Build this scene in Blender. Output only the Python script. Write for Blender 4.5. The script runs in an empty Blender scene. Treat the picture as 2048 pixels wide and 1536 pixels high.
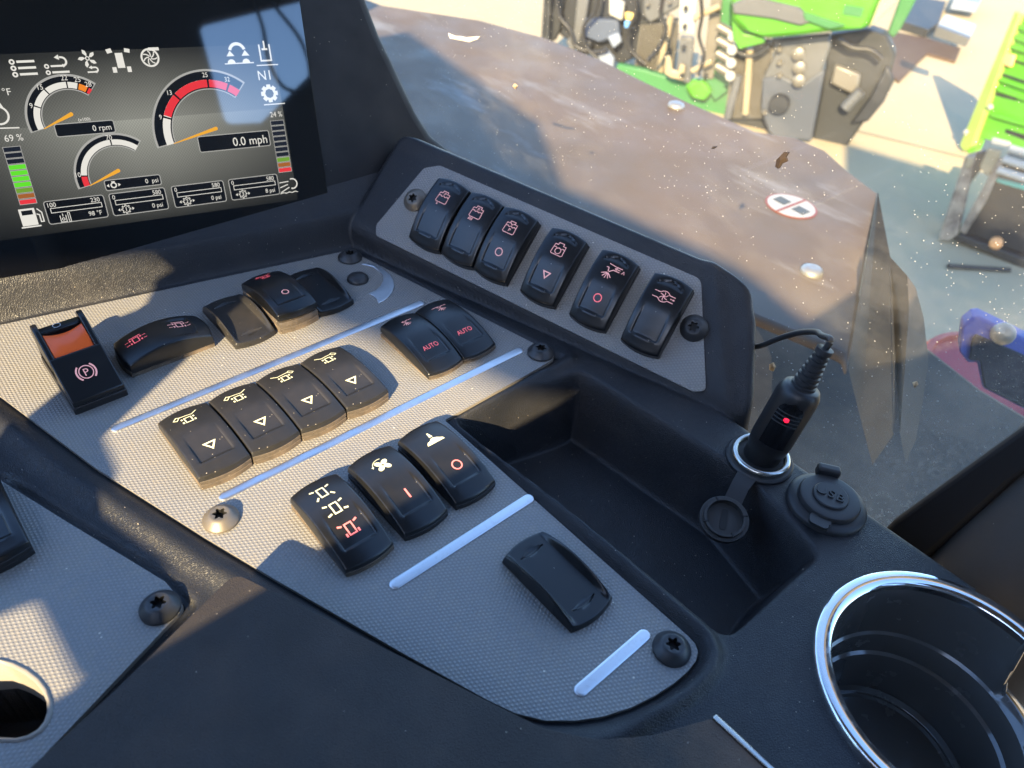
import bpy, bmesh, math, random
import numpy as np
from mathutils import Vector, Matrix
from mathutils.geometry import tessellate_polygon

random.seed(7)
SC = bpy.context.scene
COL = SC.collection

# ------------------------------------------------------------------ camera, sky, sun, exposure
cam_d = bpy.data.cameras.new('camera')
cam = bpy.data.objects.new('camera', cam_d)
COL.objects.link(cam)
CM = ((0.75084, 0.39255, -0.53117), (-0.65594, 0.53732, -0.53013), (0.0773, 0.74646, 0.66093))
cam.matrix_world = Matrix(((CM[0][0], CM[0][1], CM[0][2], 0), (CM[1][0], CM[1][1], CM[1][2], 0),
                           (CM[2][0], CM[2][1], CM[2][2], 0.29), (0, 0, 0, 1)))
cam_d.sensor_width = 36.0
cam_d.lens = 26.367
cam_d.clip_start = 0.01
cam_d.clip_end = 500
cam_d.dof.use_dof = True
cam_d.dof.focus_distance = 0.40
cam_d.dof.aperture_fstop = 12.0
SC.camera = cam

SUN_EL, SUN_AZ = math.radians(29.0), math.radians(-150.0)
TO_SUN = Vector((math.cos(SUN_EL) * math.cos(SUN_AZ), math.cos(SUN_EL) * math.sin(SUN_AZ), math.sin(SUN_EL)))
world = bpy.data.worlds.new('World')
SC.world = world
world.use_nodes = True
wn = world.node_tree
sky = wn.nodes.new('ShaderNodeTexSky')
sky.sky_type = 'NISHITA'
sky.sun_disc = False
sky.sun_elevation = SUN_EL
sky.sun_rotation = math.pi / 2 - SUN_AZ
sky.air_density = 1.0
sky.dust_density = 0.6
sky.ozone_density = 5.0
wn.links.new(sky.outputs[0], wn.nodes['Background'].inputs[0])
wn.nodes['Background'].inputs[1].default_value = 0.15
sun_d = bpy.data.lights.new('sun', 'SUN')
sun_d.energy = 4.0
sun_d.angle = math.radians(0.53)
sun_d.color = (1.0, 0.78, 0.46)
sun = bpy.data.objects.new('sun', sun_d)
COL.objects.link(sun)
sun.rotation_euler = TO_SUN.to_track_quat('Z', 'Y').to_euler()
sun.location = (-2, -2, 3)
SC.view_settings.view_transform = 'Standard'
SC.view_settings.look = 'None'
SC.view_settings.gamma = 1.0
SC.view_settings.exposure = 2.4
SC.cycles.max_bounces = 10
SC.cycles.diffuse_bounces = 5
SC.cycles.glossy_bounces = 5
SC.cycles.transparent_max_bounces = 16
SC.cycles.sample_clamp_indirect = 6.0
SC.cycles.use_denoising = True

# ------------------------------------------------------------------ materials
def mat(name, col=(0.5, 0.5, 0.5), rough=0.5, metal=0.0, spec=0.5, emit=None, estr=1.0, coat=0.0):
    m = bpy.data.materials.new(name)
    m.use_nodes = True
    b = m.node_tree.nodes['Principled BSDF']
    b.inputs['Base Color'].default_value = (*col, 1)
    b.inputs['Roughness'].default_value = rough
    b.inputs['Metallic'].default_value = metal
    b.inputs['Specular IOR Level'].default_value = spec
    b.inputs['Coat Weight'].default_value = coat
    b.inputs['Coat Roughness'].default_value = 0.03
    if emit:
        b.inputs['Emission Color'].default_value = (*emit, 1)
        b.inputs['Emission Strength'].default_value = estr
    return m

class NT:
    """small helper around one material's node tree"""
    def __init__(s, m):
        s.t = m.node_tree
        s.b = s.t.nodes['Principled BSDF']
    def n(s, kind, **kw):
        nd = s.t.nodes.new(kind)
        for k, v in kw.items():
            setattr(nd, k, v)
        return nd
    def l(s, a, b):
        s.t.links.new(a, b)
    def coord(s, scale=(1, 1, 1), rot=0.0):
        tc = s.n('ShaderNodeTexCoord')
        mp = s.n('ShaderNodeMapping')
        mp.inputs['Scale'].default_value = scale
        mp.inputs['Rotation'].default_value = (0, 0, rot)
        s.l(tc.outputs['Object'], mp.inputs['Vector'])
        return mp.outputs['Vector']
    def noise(s, vec, scale, detail=3, rough=0.5):
        nd = s.n('ShaderNodeTexNoise')
        nd.inputs['Scale'].default_value = scale
        nd.inputs['Detail'].default_value = detail
        nd.inputs['Roughness'].default_value = rough
        s.l(vec, nd.inputs['Vector'])
        return nd.outputs['Fac']
    def voro(s, vec, scale, feature='F1', rnd=1.0):
        nd = s.n('ShaderNodeTexVoronoi', feature=feature)
        nd.inputs['Scale'].default_value = scale
        nd.inputs['Randomness'].default_value = rnd
        s.l(vec, nd.inputs['Vector'])
        return nd
    def ramp(s, fac, a, b, lo=0.0, hi=1.0):
        nd = s.n('ShaderNodeMapRange')
        nd.inputs['From Min'].default_value = a
        nd.inputs['From Max'].default_value = b
        nd.inputs['To Min'].default_value = lo
        nd.inputs['To Max'].default_value = hi
        nd.clamp = True
        s.l(fac, nd.inputs['Value'])
        return nd.outputs['Result']
    def math(s, op, a, b=None):
        nd = s.n('ShaderNodeMath', operation=op)
        for i, v in enumerate((a, b)):
            if v is None:
                continue
            if isinstance(v, (int, float)):
                nd.inputs[i].default_value = v
            else:
                s.l(v, nd.inputs[i])
        return nd.outputs[0]
    def mix(s, fac, a, b):
        nd = s.n('ShaderNodeMix', data_type='RGBA')
        s.l(fac, nd.inputs['Factor']) if not isinstance(fac, float) else nd.inputs['Factor'].__setattr__('default_value', fac)
        for nm, v in (('A', a), ('B', b)):
            sock = [i for i in nd.inputs if i.name == nm and i.type == 'RGBA'][0]
            if isinstance(v, tuple):
                sock.default_value = (*v, 1)
            else:
                s.l(v, sock)
        return [o for o in nd.outputs if o.type == 'RGBA'][0]
    def bump(s, h, strength, dist):
        nd = s.n('ShaderNodeBump')
        nd.inputs['Strength'].default_value = strength
        nd.inputs['Distance'].default_value = dist
        s.l(h, nd.inputs['Height'])
        s.l(nd.outputs[0], s.b.inputs['Normal'])

def dusty(nt, base, dust, specks, vec_scale=1.0, speck_scale=420.0, film=(0.45, 0.75, 0.25)):
    """base colour under a film of dust that follows noise, with pale grains"""
    v = nt.coord()
    n1 = nt.ramp(nt.noise(v, 55 * vec_scale, 4, 0.6), film[0], film[1], 0, film[2])
    c = nt.mix(n1, base, dust)
    vo = nt.voro(v, speck_scale)
    hit = nt.math('LESS_THAN', vo.outputs['Distance'], 0.13)
    sel = nt.n('ShaderNodeSeparateColor')
    nt.l(vo.outputs['Color'], sel.inputs[0])
    den = nt.ramp(nt.noise(v, 70 * vec_scale, 2), 0.35, 0.7, 0, 1)
    pick = nt.math('LESS_THAN', sel.outputs[0], nt.math('MULTIPLY', den, specks))
    c = nt.mix(nt.math('MULTIPLY', nt.math('MULTIPLY', hit, pick), 0.75), c, (0.55, 0.48, 0.38))
    nt.l(c, nt.b.inputs['Base Color'])
    return c

def grained(name, col, rough, dust=0.12, gscale=1.0, strength=0.5, specks=0.06, dcol=(0.11, 0.09, 0.07)):
    m = mat(name, col, rough, spec=0.42)
    nt = NT(m)
    dusty(nt, col, dcol, specks, 0.6, 620, (0.45, 0.8, dust))
    v = nt.coord((0.75 * gscale, 1.25 * gscale, 1.0 * gscale), 0.45)
    warp = nt.n('ShaderNodeTexNoise')
    warp.inputs['Scale'].default_value = 350
    nt.l(v, warp.inputs['Vector'])
    vm = nt.n('ShaderNodeVectorMath', operation='MULTIPLY_ADD')
    nt.l(warp.outputs['Color'], vm.inputs[0])
    vm.inputs[1].default_value = (0.0016, 0.0016, 0.0016)
    nt.l(v, vm.inputs[2])
    vo = nt.voro(vm.outputs[0], 1050, 'DISTANCE_TO_EDGE')
    h = nt.math('ADD', nt.ramp(vo.outputs['Distance'], 0.0, 0.35), nt.math('MULTIPLY', nt.noise(v, 1500, 2), 0.5))
    nt.bump(h, strength, 0.00022)
    nt.l(nt.ramp(nt.noise(nt.coord(), 60, 3), 0.3, 0.75, rough - 0.07, rough + 0.12), nt.b.inputs['Roughness'])
    return m

def pips(name, col, rough, metal):
    """grey textured trim sheet: small raised pips on a triangular lattice"""
    m = mat(name, col, rough, metal)
    nt = NT(m)
    v = nt.coord()
    sx = nt.n('ShaderNodeSeparateXYZ')
    nt.l(v, sx.inputs[0])
    k = 2 * math.pi / 0.00165
    x = nt.math('MULTIPLY', sx.outputs[0], k)
    y = nt.math('MULTIPLY', sx.outputs[1], k * 1.0)
    a = nt.math('COSINE', nt.math('ADD', nt.math('MULTIPLY', x, 0.5), nt.math('MULTIPLY', y, 0.866)))
    b = nt.math('COSINE', nt.math('SUBTRACT', nt.math('MULTIPLY', x, 0.5), nt.math('MULTIPLY', y, 0.866)))
    c = nt.math('COSINE', x)
    h = nt.math('ADD', nt.math('ADD', a, b), c)
    top = nt.ramp(h, -0.4, 2.6)
    nt.bump(top, 0.75, 0.00028)
    n1 = nt.math('ADD', nt.ramp(nt.noise(v, 24, 5, 0.65), 0.42, 0.75, 0, 0.30), nt.ramp(nt.noise(v, 130, 4, 0.7), 0.52, 0.75, 0, 0.30))
    cc = nt.mix(n1, col, (0.35, 0.30, 0.22))
    cc = nt.mix(nt.ramp(h, -1.5, 1.0, 0.34, 0.0), cc, (0.10, 0.09, 0.075))
    vo = nt.voro(v, 260)
    sel = nt.n('ShaderNodeSeparateColor')
    nt.l(vo.outputs['Color'], sel.inputs[0])
    hit = nt.math('MULTIPLY', nt.math('LESS_THAN', vo.outputs['Distance'], 0.12), nt.math('LESS_THAN', sel.outputs[0], 0.05))
    cc = nt.mix(hit, cc, (0.6, 0.55, 0.45))
    nt.l(cc, nt.b.inputs['Base Color'])
    return m

M_BODY = grained('black_grained_plastic', (0.0145, 0.0155, 0.0185), 0.43, strength=0.55)
M_HOUS = grained('monitor_housing_plastic', (0.009, 0.010, 0.013), 0.6, 0.03, 1.6, 0.25)
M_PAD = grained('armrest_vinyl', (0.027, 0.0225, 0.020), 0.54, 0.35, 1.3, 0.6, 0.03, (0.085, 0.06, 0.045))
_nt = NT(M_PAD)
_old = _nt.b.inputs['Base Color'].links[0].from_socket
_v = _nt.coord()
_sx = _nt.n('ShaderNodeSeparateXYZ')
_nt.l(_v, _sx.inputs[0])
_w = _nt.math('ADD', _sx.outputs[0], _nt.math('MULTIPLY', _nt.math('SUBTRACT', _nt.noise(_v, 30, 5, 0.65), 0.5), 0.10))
_nt.l(_nt.mix(_nt.ramp(_w, 0.115, 0.195, 0, 0.9), _old, (0.26, 0.145, 0.08)), _nt.b.inputs['Base Color'])  # browner towards the right end: warm light put into the vinyl colour
M_PLATE = pips('grey_textured_trim', (0.245, 0.243, 0.238), 0.45, 0.12)
M_PLATE_EDGE = mat('trim_edge', (0.24, 0.22, 0.19), 0.5)
M_CAP = mat('rocker_black', (0.008, 0.0085, 0.0095), 0.30, spec=0.55)
dusty(NT(M_CAP), (0.008, 0.0085, 0.0095), (0.085, 0.07, 0.055), 0.03, 0.8, 520, (0.5, 0.8, 0.10))
M_CAPD = mat('rocker_black_dusty', (0.016, 0.016, 0.017), 0.42, spec=0.5)
dusty(NT(M_CAPD), (0.017, 0.0165, 0.0165), (0.10, 0.08, 0.06), 0.22, 1.0, 560, (0.45, 0.8, 0.17))
M_BASE = mat('switch_base_dusty', (0.03, 0.026, 0.022), 0.7)
dusty(NT(M_BASE), (0.03, 0.027, 0.023), (0.22, 0.165, 0.115), 0.4, 1.2, 700, (0.3, 0.7, 0.75))
M_BASEC = mat('switch_base_black', (0.014, 0.014, 0.015), 0.55)
M_RAIL = mat('satin_silver', (0.72, 0.74, 0.76), 0.34, 1.0)
_nt = NT(M_RAIL)
_v = _nt.coord()
_nt.l(_nt.mix(_nt.ramp(_nt.noise(_v, 420, 3, 0.7), 0.55, 0.80, 0, 0.30), (0.72, 0.74, 0.77), (0.42, 0.39, 0.34)), _nt.b.inputs['Base Color'])
_nt.l(_nt.ramp(_nt.noise(_v, 90, 3), 0.3, 0.7, 0.30, 0.42), _nt.b.inputs['Roughness'])
M_CHROME = mat('chrome', (0.86, 0.87, 0.88), 0.07, 1.0)
_nt = NT(M_CHROME)
_nt.l(_nt.ramp(_nt.noise(_nt.coord(), 180, 4, 0.65), 0.42, 0.7, 0.06, 0.22), _nt.b.inputs['Roughness'])
M_STEEL = mat('bright_steel', (0.62, 0.60, 0.55), 0.25, 1.0)
M_SCREW = mat('black_oxide_screw', (0.045, 0.046, 0.048), 0.42, 0.35)
M_SCREWD = mat('dusty_screw', (0.17, 0.15, 0.125), 0.45, 0.5)
M_SOCK = mat('screw_recess', (0.008, 0.008, 0.008), 0.6)
M_GLOSSB = mat('gloss_black_plastic', (0.10, 0.096, 0.09), 0.14, spec=0.8, coat=0.6)
_nt = NT(M_GLOSSB)
_nt.l(_nt.ramp(_nt.noise(_nt.coord(), 70, 4, 0.6), 0.4, 0.72, 0.10, 0.34), _nt.b.inputs['Roughness'])
M_RUB = mat('black_rubber', (0.022, 0.023, 0.025), 0.5)
M_RUBM = mat('matte_black_rubber', (0.012, 0.012, 0.013), 0.7)
M_SYM = mat('ivory_print', (0.80, 0.78, 0.50), 0.5)
M_SYMP = mat('pink_backlit_print', (0.62, 0.36, 0.33), 0.5, emit=(0.75, 0.30, 0.28), estr=0.10)
M_SYMR = mat('red_backlit_print', (0.62, 0.20, 0.18), 0.5, emit=(0.85, 0.08, 0.12), estr=0.15)
M_ORANGE = mat('orange_slider', (0.92, 0.135, 0.028), 0.2)
M_LED = mat('red_lamp', (0.4, 0.0, 0.01), 0.3, emit=(1.0, 0.01, 0.04), estr=0.5)

# ------------------------------------------------------------------ object helpers
def link(name, me, mats, parent=None, kind=None, loc=None):
    o = bpy.data.objects.new(name, me)
    COL.objects.link(o)
    if not isinstance(mats, (list, tuple)):
        mats = [mats]
    if me is not None and not me.materials:
        for m in mats:
            me.materials.append(m)
    if parent is not None:
        o.parent = parent
    if kind:
        o['kind'] = kind
    if loc is not None:
        o.location = loc
    return o

def mesh(name, verts, faces, mats, parent=None, smooth=40, midx=None, kind=None, loc=None):
    me = bpy.data.meshes.new(name)
    me.from_pydata([tuple(v) for v in verts], [], [tuple(f) for f in faces])
    me.update()
    bm = bmesh.new()
    bm.from_mesh(me)
    bmesh.ops.recalc_face_normals(bm, faces=bm.faces)
    bm.to_mesh(me)
    bm.free()
    if midx:
        me.polygons.foreach_set('material_index', midx)
    if smooth:
        me.shade_smooth()
        me.set_sharp_from_angle(angle=math.radians(smooth))
    return link(name, me, mats, parent, kind, loc)

def tag(o, label, cat, group=None):
    o['label'] = label
    o['category'] = cat
    if group:
        o['group'] = group
    return o

def empty(name, loc=(0, 0, 0), rz=0.0, mw=None):
    o = bpy.data.objects.new(name, None)
    o.empty_display_size = 0.01
    COL.objects.link(o)
    if mw is not None:
        o.matrix_world = mw
    else:
        o.location = loc
        o.rotation_euler = (0, 0, rz)
    return o

def frame(o, x, y, z):
    return Matrix(((x[0], y[0], z[0], o[0]), (x[1], y[1], z[1], o[1]), (x[2], y[2], z[2], o[2]), (0, 0, 0, 1)))

class MB:
    """collects simple shapes into one mesh"""
    def __init__(s):
        s.v, s.f = [], []
    def add(s, verts, faces):
        k = len(s.v)
        s.v += [tuple(v) for v in verts]
        s.f += [tuple(i + k for i in f) for f in faces]
        return s
    def box(s, c, d, rz=0.0):
        x, y, z = d[0] / 2, d[1] / 2, d[2] / 2
        co, si = math.cos(rz), math.sin(rz)
        vs = []
        for sx, sy, sz in ((-1, -1, -1), (1, -1, -1), (1, 1, -1), (-1, 1, -1), (-1, -1, 1), (1, -1, 1), (1, 1, 1), (-1, 1, 1)):
            vs.append((c[0] + sx * x * co - sy * y * si, c[1] + sx * x * si + sy * y * co, c[2] + sz * z))
        return s.add(vs, ((0, 3, 2, 1), (4, 5, 6, 7), (0, 1, 5, 4), (1, 2, 6, 5), (2, 3, 7, 6), (3, 0, 4, 7)))
    def prism(s, pts, vec, hole=None):
        """polygon (3-D points) extruded by vec; optional hole polygon"""
        vec = Vector(vec)
        P = [Vector(p) for p in pts]
        H = [Vector(p) for p in hole] if hole else []
        n = len(P)
        allp = P + H
        tri = tessellate_polygon([P, H] if H else [P])
        fs = [tuple(t) for t in tri]
        N = len(allp)
        vs = allp + [p + vec for p in allp]
        fs = [tuple(reversed(t)) for t in fs] + [tuple(i + N for i in t) for t in fs]
        for i in range(n):
            j = (i + 1) % n
            fs.append((i, j, j + N, i + N))
        for i in range(len(H)):
            j = (i + 1) % len(H)
            fs.append((n + i, n + j, n + j + N, n + i + N))
        return s.add(vs, fs)
    def tube(s, pts, r, n=10, cap=True):
        pts = [Vector(p) for p in pts]
        k = len(pts)
        rings = []
        up = Vector((0.31, 0.17, 0.93)).normalized()
        for i, p in enumerate(pts):
            t = (pts[min(i + 1, k - 1)] - pts[max(i - 1, 0)]).normalized()
            a = t.cross(up)
            if a.length < 1e-4:
                a = t.cross(Vector((1, 0, 0)))
            a.normalize()
            b = t.cross(a).normalized()
            rr = r[i] if isinstance(r, (list, tuple)) else r
            rings.append([p + rr * (math.cos(2 * math.pi * q / n) * a + math.sin(2 * math.pi * q / n) * b) for q in range(n)])
        vs = [v for ring in rings for v in ring]
        fs = []
        for i in range(k - 1):
            for q in range(n):
                q2 = (q + 1) % n
                fs.append((i * n + q, i * n + q2, (i + 1) * n + q2, (i + 1) * n + q))
        if cap:
            fs.append(tuple(range(n)))
            fs.append(tuple(range((k - 1) * n, k * n)))
        return s.add(vs, fs)
    def lathe(s, prof, n=40, c=(0, 0, 0), close=False):
        """profile [(radius, z)] turned about z"""
        vs, fs = [], []
        k = len(prof)
        for r, z in prof:
            for q in range(n):
                a = 2 * math.pi * q / n
                vs.append((c[0] + r * math.cos(a), c[1] + r * math.sin(a), c[2] + z))
        for i in range(k if close else k - 1):
            i2 = (i + 1) % k
            for q in range(n):
                q2 = (q + 1) % n
                fs.append((i * n + q, i * n + q2, i2 * n + q2, i2 * n + q))
        if not close:
            if prof[0][0] > 1e-6:
                fs.append(tuple(range(n)))
            if prof[-1][0] > 1e-6:
                fs.append(tuple(range((k - 1) * n, k * n)))
        return s.add(vs, fs)
    def build(s, name, m, parent=None, smooth=40, kind=None, loc=None):
        return mesh(name, s.v, s.f, m, parent, smooth, None, kind, loc)

def bevel(o, w, seg=3, angle=35):
    b = o.modifiers.new('bevel', 'BEVEL')
    b.width = w
    b.segments = seg
    b.limit_method = 'ANGLE'
    b.angle_limit = math.radians(angle)
    b.harden_normals = False
    return o

def round_poly(pts, r, n=6):
    """2-D polygon with its corners rounded (r: one radius or one per corner)"""
    out = []
    k = len(pts)
    for i in range(k):
        p0, p1, p2 = Vector(pts[i - 1]), Vector(pts[i]), Vector(pts[(i + 1) % k])
        rr = r[i] if isinstance(r, (list, tuple)) else r
        a, b = (p0 - p1), (p2 - p1)
        la, lb = a.length, b.length
        if rr <= 0 or la < 1e-9 or lb < 1e-9:
            out.append(tuple(p1))
            continue
        a /= la
        b /= lb
        ang = math.acos(max(-1, min(1, a.dot(b))))
        if ang > math.radians(176):
            out.append(tuple(p1))
            continue
        d = min(rr / math.tan(ang / 2), la * 0.48, lb * 0.48)
        s, e = p1 + a * d, p1 + b * d
        for q in range(n + 1):
            t = q / n
            out.append(tuple((1 - t) ** 2 * s + 2 * t * (1 - t) * p1 + t * t * e))
    return out

def sdf_poly(X, Y, pts):
    """signed distance to a polygon, negative inside (numpy)"""
    d = np.full(X.shape, 1e9)
    inside = np.zeros(X.shape, bool)
    n = len(pts)
    for i in range(n):
        ax, ay = pts[i]
        bx, by = pts[(i + 1) % n]
        ex, ey = bx - ax, by - ay
        wx, wy = X - ax, Y - ay
        t = np.clip((wx * ex + wy * ey) / (ex * ex + ey * ey + 1e-18), 0, 1)
        d = np.minimum(d, (wx - ex * t) ** 2 + (wy - ey * t) ** 2)
        c = ((ay <= Y) & (by > Y)) | ((by <= Y) & (ay > Y))
        if abs(ey) > 1e-12:
            xi = ax + (Y - ay) / ey * ex
            inside ^= c & (X < xi)
    return np.where(inside, -1, 1) * np.sqrt(d)

def sstep(a, b, x):
    t = np.clip((x - a) / (b - a), 0, 1)
    return t * t * (3 - 2 * t)

def smax(a, b, k):
    h = np.clip(0.5 + 0.5 * (a - b) / k, 0, 1)
    return b + (a - b) * h + k * h * (1 - h)

# ------------------------------------------------------------------ outlines (metres, console top is z = 0)
PLATE_MAIN = [(-0.13, 0.4867)] + [(0.0219, 0.4517), (0.23039, 0.40992)] + [(0.23607, 0.39816)] + [(0.27368, 0.235), (0.24013, 0.23349), (0.18328, 0.23216), (0.18676, 0.0635), (0.18635, 0.05932), (0.1844, 0.05615), (0.18044, 0.0541), (0.17403, 0.05328), (0.1658, 0.05352), (0.15506, 0.05516), (0.1437, 0.05805), (0.13215, 0.0628), (0.12256, 0.06858), (0.1134, 0.07603), (0.10624, 0.08564), (0.10119, 0.09642), (0.0862, 0.13483), (0.06288, 0.19772), (0.04922, 0.23625), (0.02586, 0.30722), (0.00492, 0.38738)] + [(-0.06, 0.44)]
PLATE_LOW = [(-0.20, 0.44)] + [(-0.01134, 0.3258), (0.00303, 0.28635), (0.0261, 0.2247)] + [(0.02807, 0.20786), (-0.04064, 0.17884)] + [(-0.15, 0.10), (-0.35, 0.14)]
HOLE_LOW = [(-0.11, 0.275)] + [(-0.03716, 0.22803), (-0.03402, 0.22338), (-0.0312, 0.21769), (-0.02907, 0.21158), (-0.02802, 0.20563), (-0.02809, 0.20018), (-0.0292, 0.19594), (-0.03134, 0.19287), (-0.03402, 0.19128), (-0.03739, 0.19123), (-0.04094, 0.19275), (-0.04545, 0.19666)] + [(-0.085, 0.245)]
TRAY = [(0.18636, 0.22988), (0.27636, 0.21845), (0.28769, 0.10484), (0.27322, 0.05001), (0.19919, 0.05236)]
CUP_C, CUP_R = (0.2555, -0.0235), 0.0572
PO, PR, PS, PN = ((0.29454, 0.27847, 0.02382), (0.27276, -0.96101, -0.04539), (0.72619, 0.1747, 0.66493), (-0.63107, -0.21433, 0.74553))
SO, SX, SY, SN = ((0.11278, 0.44827, 0.018), (0.98346, -0.17165, -0.05773), (0.11061, 0.31694, 0.94197), (-0.1434, -0.93278, 0.33069))
def pod_xy(r, s):
    return (PO[0] + PR[0] * r + PS[0] * s, PO[1] + PR[1] * r + PS[1] * s)
POD_RS = [(-0.150, -0.022), (-0.150, 0.0585), (0.103, 0.0575), (0.121, 0.049), (0.131, 0.036), (0.158, -0.022)]
POD = [pod_xy(*p) for p in POD_RS]
FAR_A, FAR_B = Vector((0.0219, 0.4517)), Vector((0.23039, 0.40992))

# ------------------------------------------------------------------ the console body: one moulded sheet
def console_height(X, Y):
    H = np.full(X.shape, -0.0004)
    dm = sdf_poly(X, Y, PLATE_MAIN)
    dl = sdf_poly(X, Y, PLATE_LOW)
    # moulded ridge round the trim plates, not beside the pod or the monitor
    side = sstep(0.262, 0.236, X + 0.16 * (Y - 0.24)) + sstep(0.238, 0.222, Y)
    side = np.clip(side, 0, 1)
    fl = (Y - (FAR_A.y + (X - FAR_A.x) * (FAR_B.y - FAR_A.y) / (FAR_B.x - FAR_A.x)))
    side = side * sstep(0.0, -0.03, fl)
    tr_ = sstep(0.12, 0.15, X)
    H = H + side * 0.0044 * np.exp(-((dm - (0.0100 - 0.0036 * tr_)) / (0.0066 - 0.0026 * tr_)) ** 2) * (dl > -0.02)
    H = H - 0.0018 * np.exp(-((dm - 0.0010) / 0.0017) ** 2)
    H = H - 0.0026 * np.exp(-((dl - 0.0015) / 0.0020) ** 2)
    H = H + (-0.0044 - H) * sstep(0.0008, -0.0022, dm)
    H = H + (-0.0048 - H) * sstep(0.0008, -0.0022, dl)
    # storage tray
    dt = sdf_poly(X, Y, round_poly(TRAY, [0.006, 0.012, 0.008, 0.010, 0.010]))
    wall = 0.0085 + 0.006 * sstep(0.215, 0.255, X) + 0.004 * sstep(0.2, 0.225, Y)
    u = np.clip((-dt + 0.0015) / wall, 0, 1)
    prof = u * u * (3 - 2 * u)
    inside_main = dm < 0.0015
    H = np.where(inside_main, H, H - 0.046 * prof)
    # low ground between tray and upper pod
    # monitor strip: slopes up behind the far edge of the plate
    f = fl * 0.985
    ramp = 0.024 * sstep(0.002, 0.0135, f) + np.clip(f - 0.0135, 0, 1) * 1.0
    H = np.where(f > 0.0, np.maximum(H, -0.0004 + ramp), H)
    # outer edge of the console
    edge = 0.3185 + 0 * Y
    dx = X - (edge - 0.005)
    rr = 0.005
    drop = np.where(dx < 0, 0, np.where(dx < rr * 0.97, rr - np.sqrt(np.maximum(rr * rr - dx * dx, 0)), 0.0038 + (dx - rr * 0.97) * 9.0))
    H = H - drop
    # upper pod, a tilted face with a rolled rim
    dp = sdf_poly(X, Y, round_poly(POD, [0.004, 0.02, 0.022, 0.02, 0.012, 0.01], 8))
    zp = PO[2] - (PN[0] * (X - PO[0]) + PN[1] * (Y - PO[1])) / PN[2] - 0.0012
    s_up = (X - PO[0]) * PS[0] + (Y - PO[1]) * PS[1] + (zp - PO[2]) * PS[2]
    r_al = (X - PO[0]) * PR[0] + (Y - PO[1]) * PR[1] + (zp - PO[2]) * PR[2]
    zp = zp + 0.0030 * np.exp(-((s_up - 0.049) / 0.0045) ** 2) + 0.0016 * np.exp(-((r_al - 0.1 - (0.042 - s_up) * 0.62) / 0.006) ** 2) * (r_al > 0.05)
    e = 0.006
    q = dp + e
    fall = np.where(q < 0, 0, np.where(q < e * 0.98, e - np.sqrt(np.maximum(e * e - q * q, 0)), 0.0048 + (q - e * 0.98) * 7.0))
    Hp = zp - fall
    H = smax(H, Hp, 0.0035)
    # hole for the cup
    return np.maximum(H, -0.16), dm

def build_console():
    x0, x1, y0, y1, st = -0.26, 0.376, -0.16, 0.52, 0.0010
    xs = np.arange(x0, x1, st)
    ys = np.arange(y0, y1, st)
    X, Y = np.meshgrid(xs, ys)
    Z, dm = console_height(X, Y)
    ny, nx = X.shape
    dc = np.hypot(X - CUP_C[0], Y - CUP_C[1])
    keep = (dc > CUP_R - 0.003)
    keep &= ~((X > 0.3) & (Y < 0.015) & (X > CUP_C[0]) & (np.hypot(X - CUP_C[0], (Y - CUP_C[1])) < 0.09) & (Y < CUP_C[1] + 0.015))
    hole = sdf_poly(X, Y, HOLE_LOW) < 0.001
    Z = np.where(hole, -0.05, Z)
    idx = np.arange(ny * nx).reshape(ny, nx)
    k4 = keep[:-1, :-1] & keep[1:, :-1] & keep[:-1, 1:] & keep[1:, 1:]
    q = np.stack([idx[:-1, :-1], idx[:-1, 1:], idx[1:, 1:], idx[1:, :-1]], -1)[k4]
    me = bpy.data.meshes.new('console_body')
    me.vertices.add(ny * nx)
    me.vertices.foreach_set('co', np.stack([X, Y, Z], -1).astype(np.float32).ravel())
    me.loops.add(q.size)
    me.loops.foreach_set('vertex_index', q.ravel().astype(np.int32))
    me.polygons.add(len(q))
    me.polygons.foreach_set('loop_start', (np.arange(len(q)) * 4).astype(np.int32))
    me.update(calc_edges=True)
    me.validate()
    me.shade_smooth()
    return me

console = empty('console', (0, 0, 0))
tag(console, 'black grained plastic cab console with storage tray that carries the switch panels', 'console')
link('body', build_console(), M_BODY, console)

# ------------------------------------------------------------------ trim plates, rails and screws
def plate(name, poly2, parent, thick=0.0030, hole=None, top=0.0, radius=None, z0=0.0):
    P = round_poly(poly2, radius) if radius is not None else poly2
    mb = MB()
    mb.prism([(x, y, z0 + top - thick) for x, y in P], (0, 0, thick), [(x, y, z0 + top - thick) for x, y in hole] if hole else None)
    o = mb.build(name, [M_PLATE, M_PLATE_EDGE], parent, 30)
    me = o.data
    for p in me.polygons:
        p.material_index = 0 if p.normal.z > 0.9 else 1
    return o

def capsule_rail(parent, a, b, w=0.0054, h=0.0008, z=0.0):
    a, b = Vector(a), Vector(b)
    t = (b - a).normalized()
    n = Vector((-t.y, t.x))
    r = w / 2
    rings = []
    for k, (ins, hh) in enumerate(((0, 0.0), (0.0000, h * 0.55), (0.0004, h * 0.9), (0.0010, h))):
        ring = []
        rr = r - ins
        for q in range(9):
            an = -math.pi / 2 + math.pi * q / 8
            p = b - t * r + rr * (math.cos(an) * t + math.sin(an) * n)
            ring.append((p.x, p.y, z + hh))
        for q in range(9):
            an = math.pi / 2 + math.pi * q / 8
            p = a + t * r + rr * (math.cos(an) * t + math.sin(an) * n)
            ring.append((p.x, p.y, z + hh))
        rings.append(ring)
    m = len(rings[0])
    vs = [v for ring in rings for v in ring]
    fs = []
    for i in range(len(rings) - 1):
        for q in range(m):
            q2 = (q + 1) % m
            fs.append((i * m + q, i * m + q2, (i + 1) * m + q2, (i + 1) * m + q))
    fs.append(tuple(range((len(rings) - 1) * m, len(rings) * m)))
    return mesh('silver_rail', vs, fs, M_RAIL, parent, 50)

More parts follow.
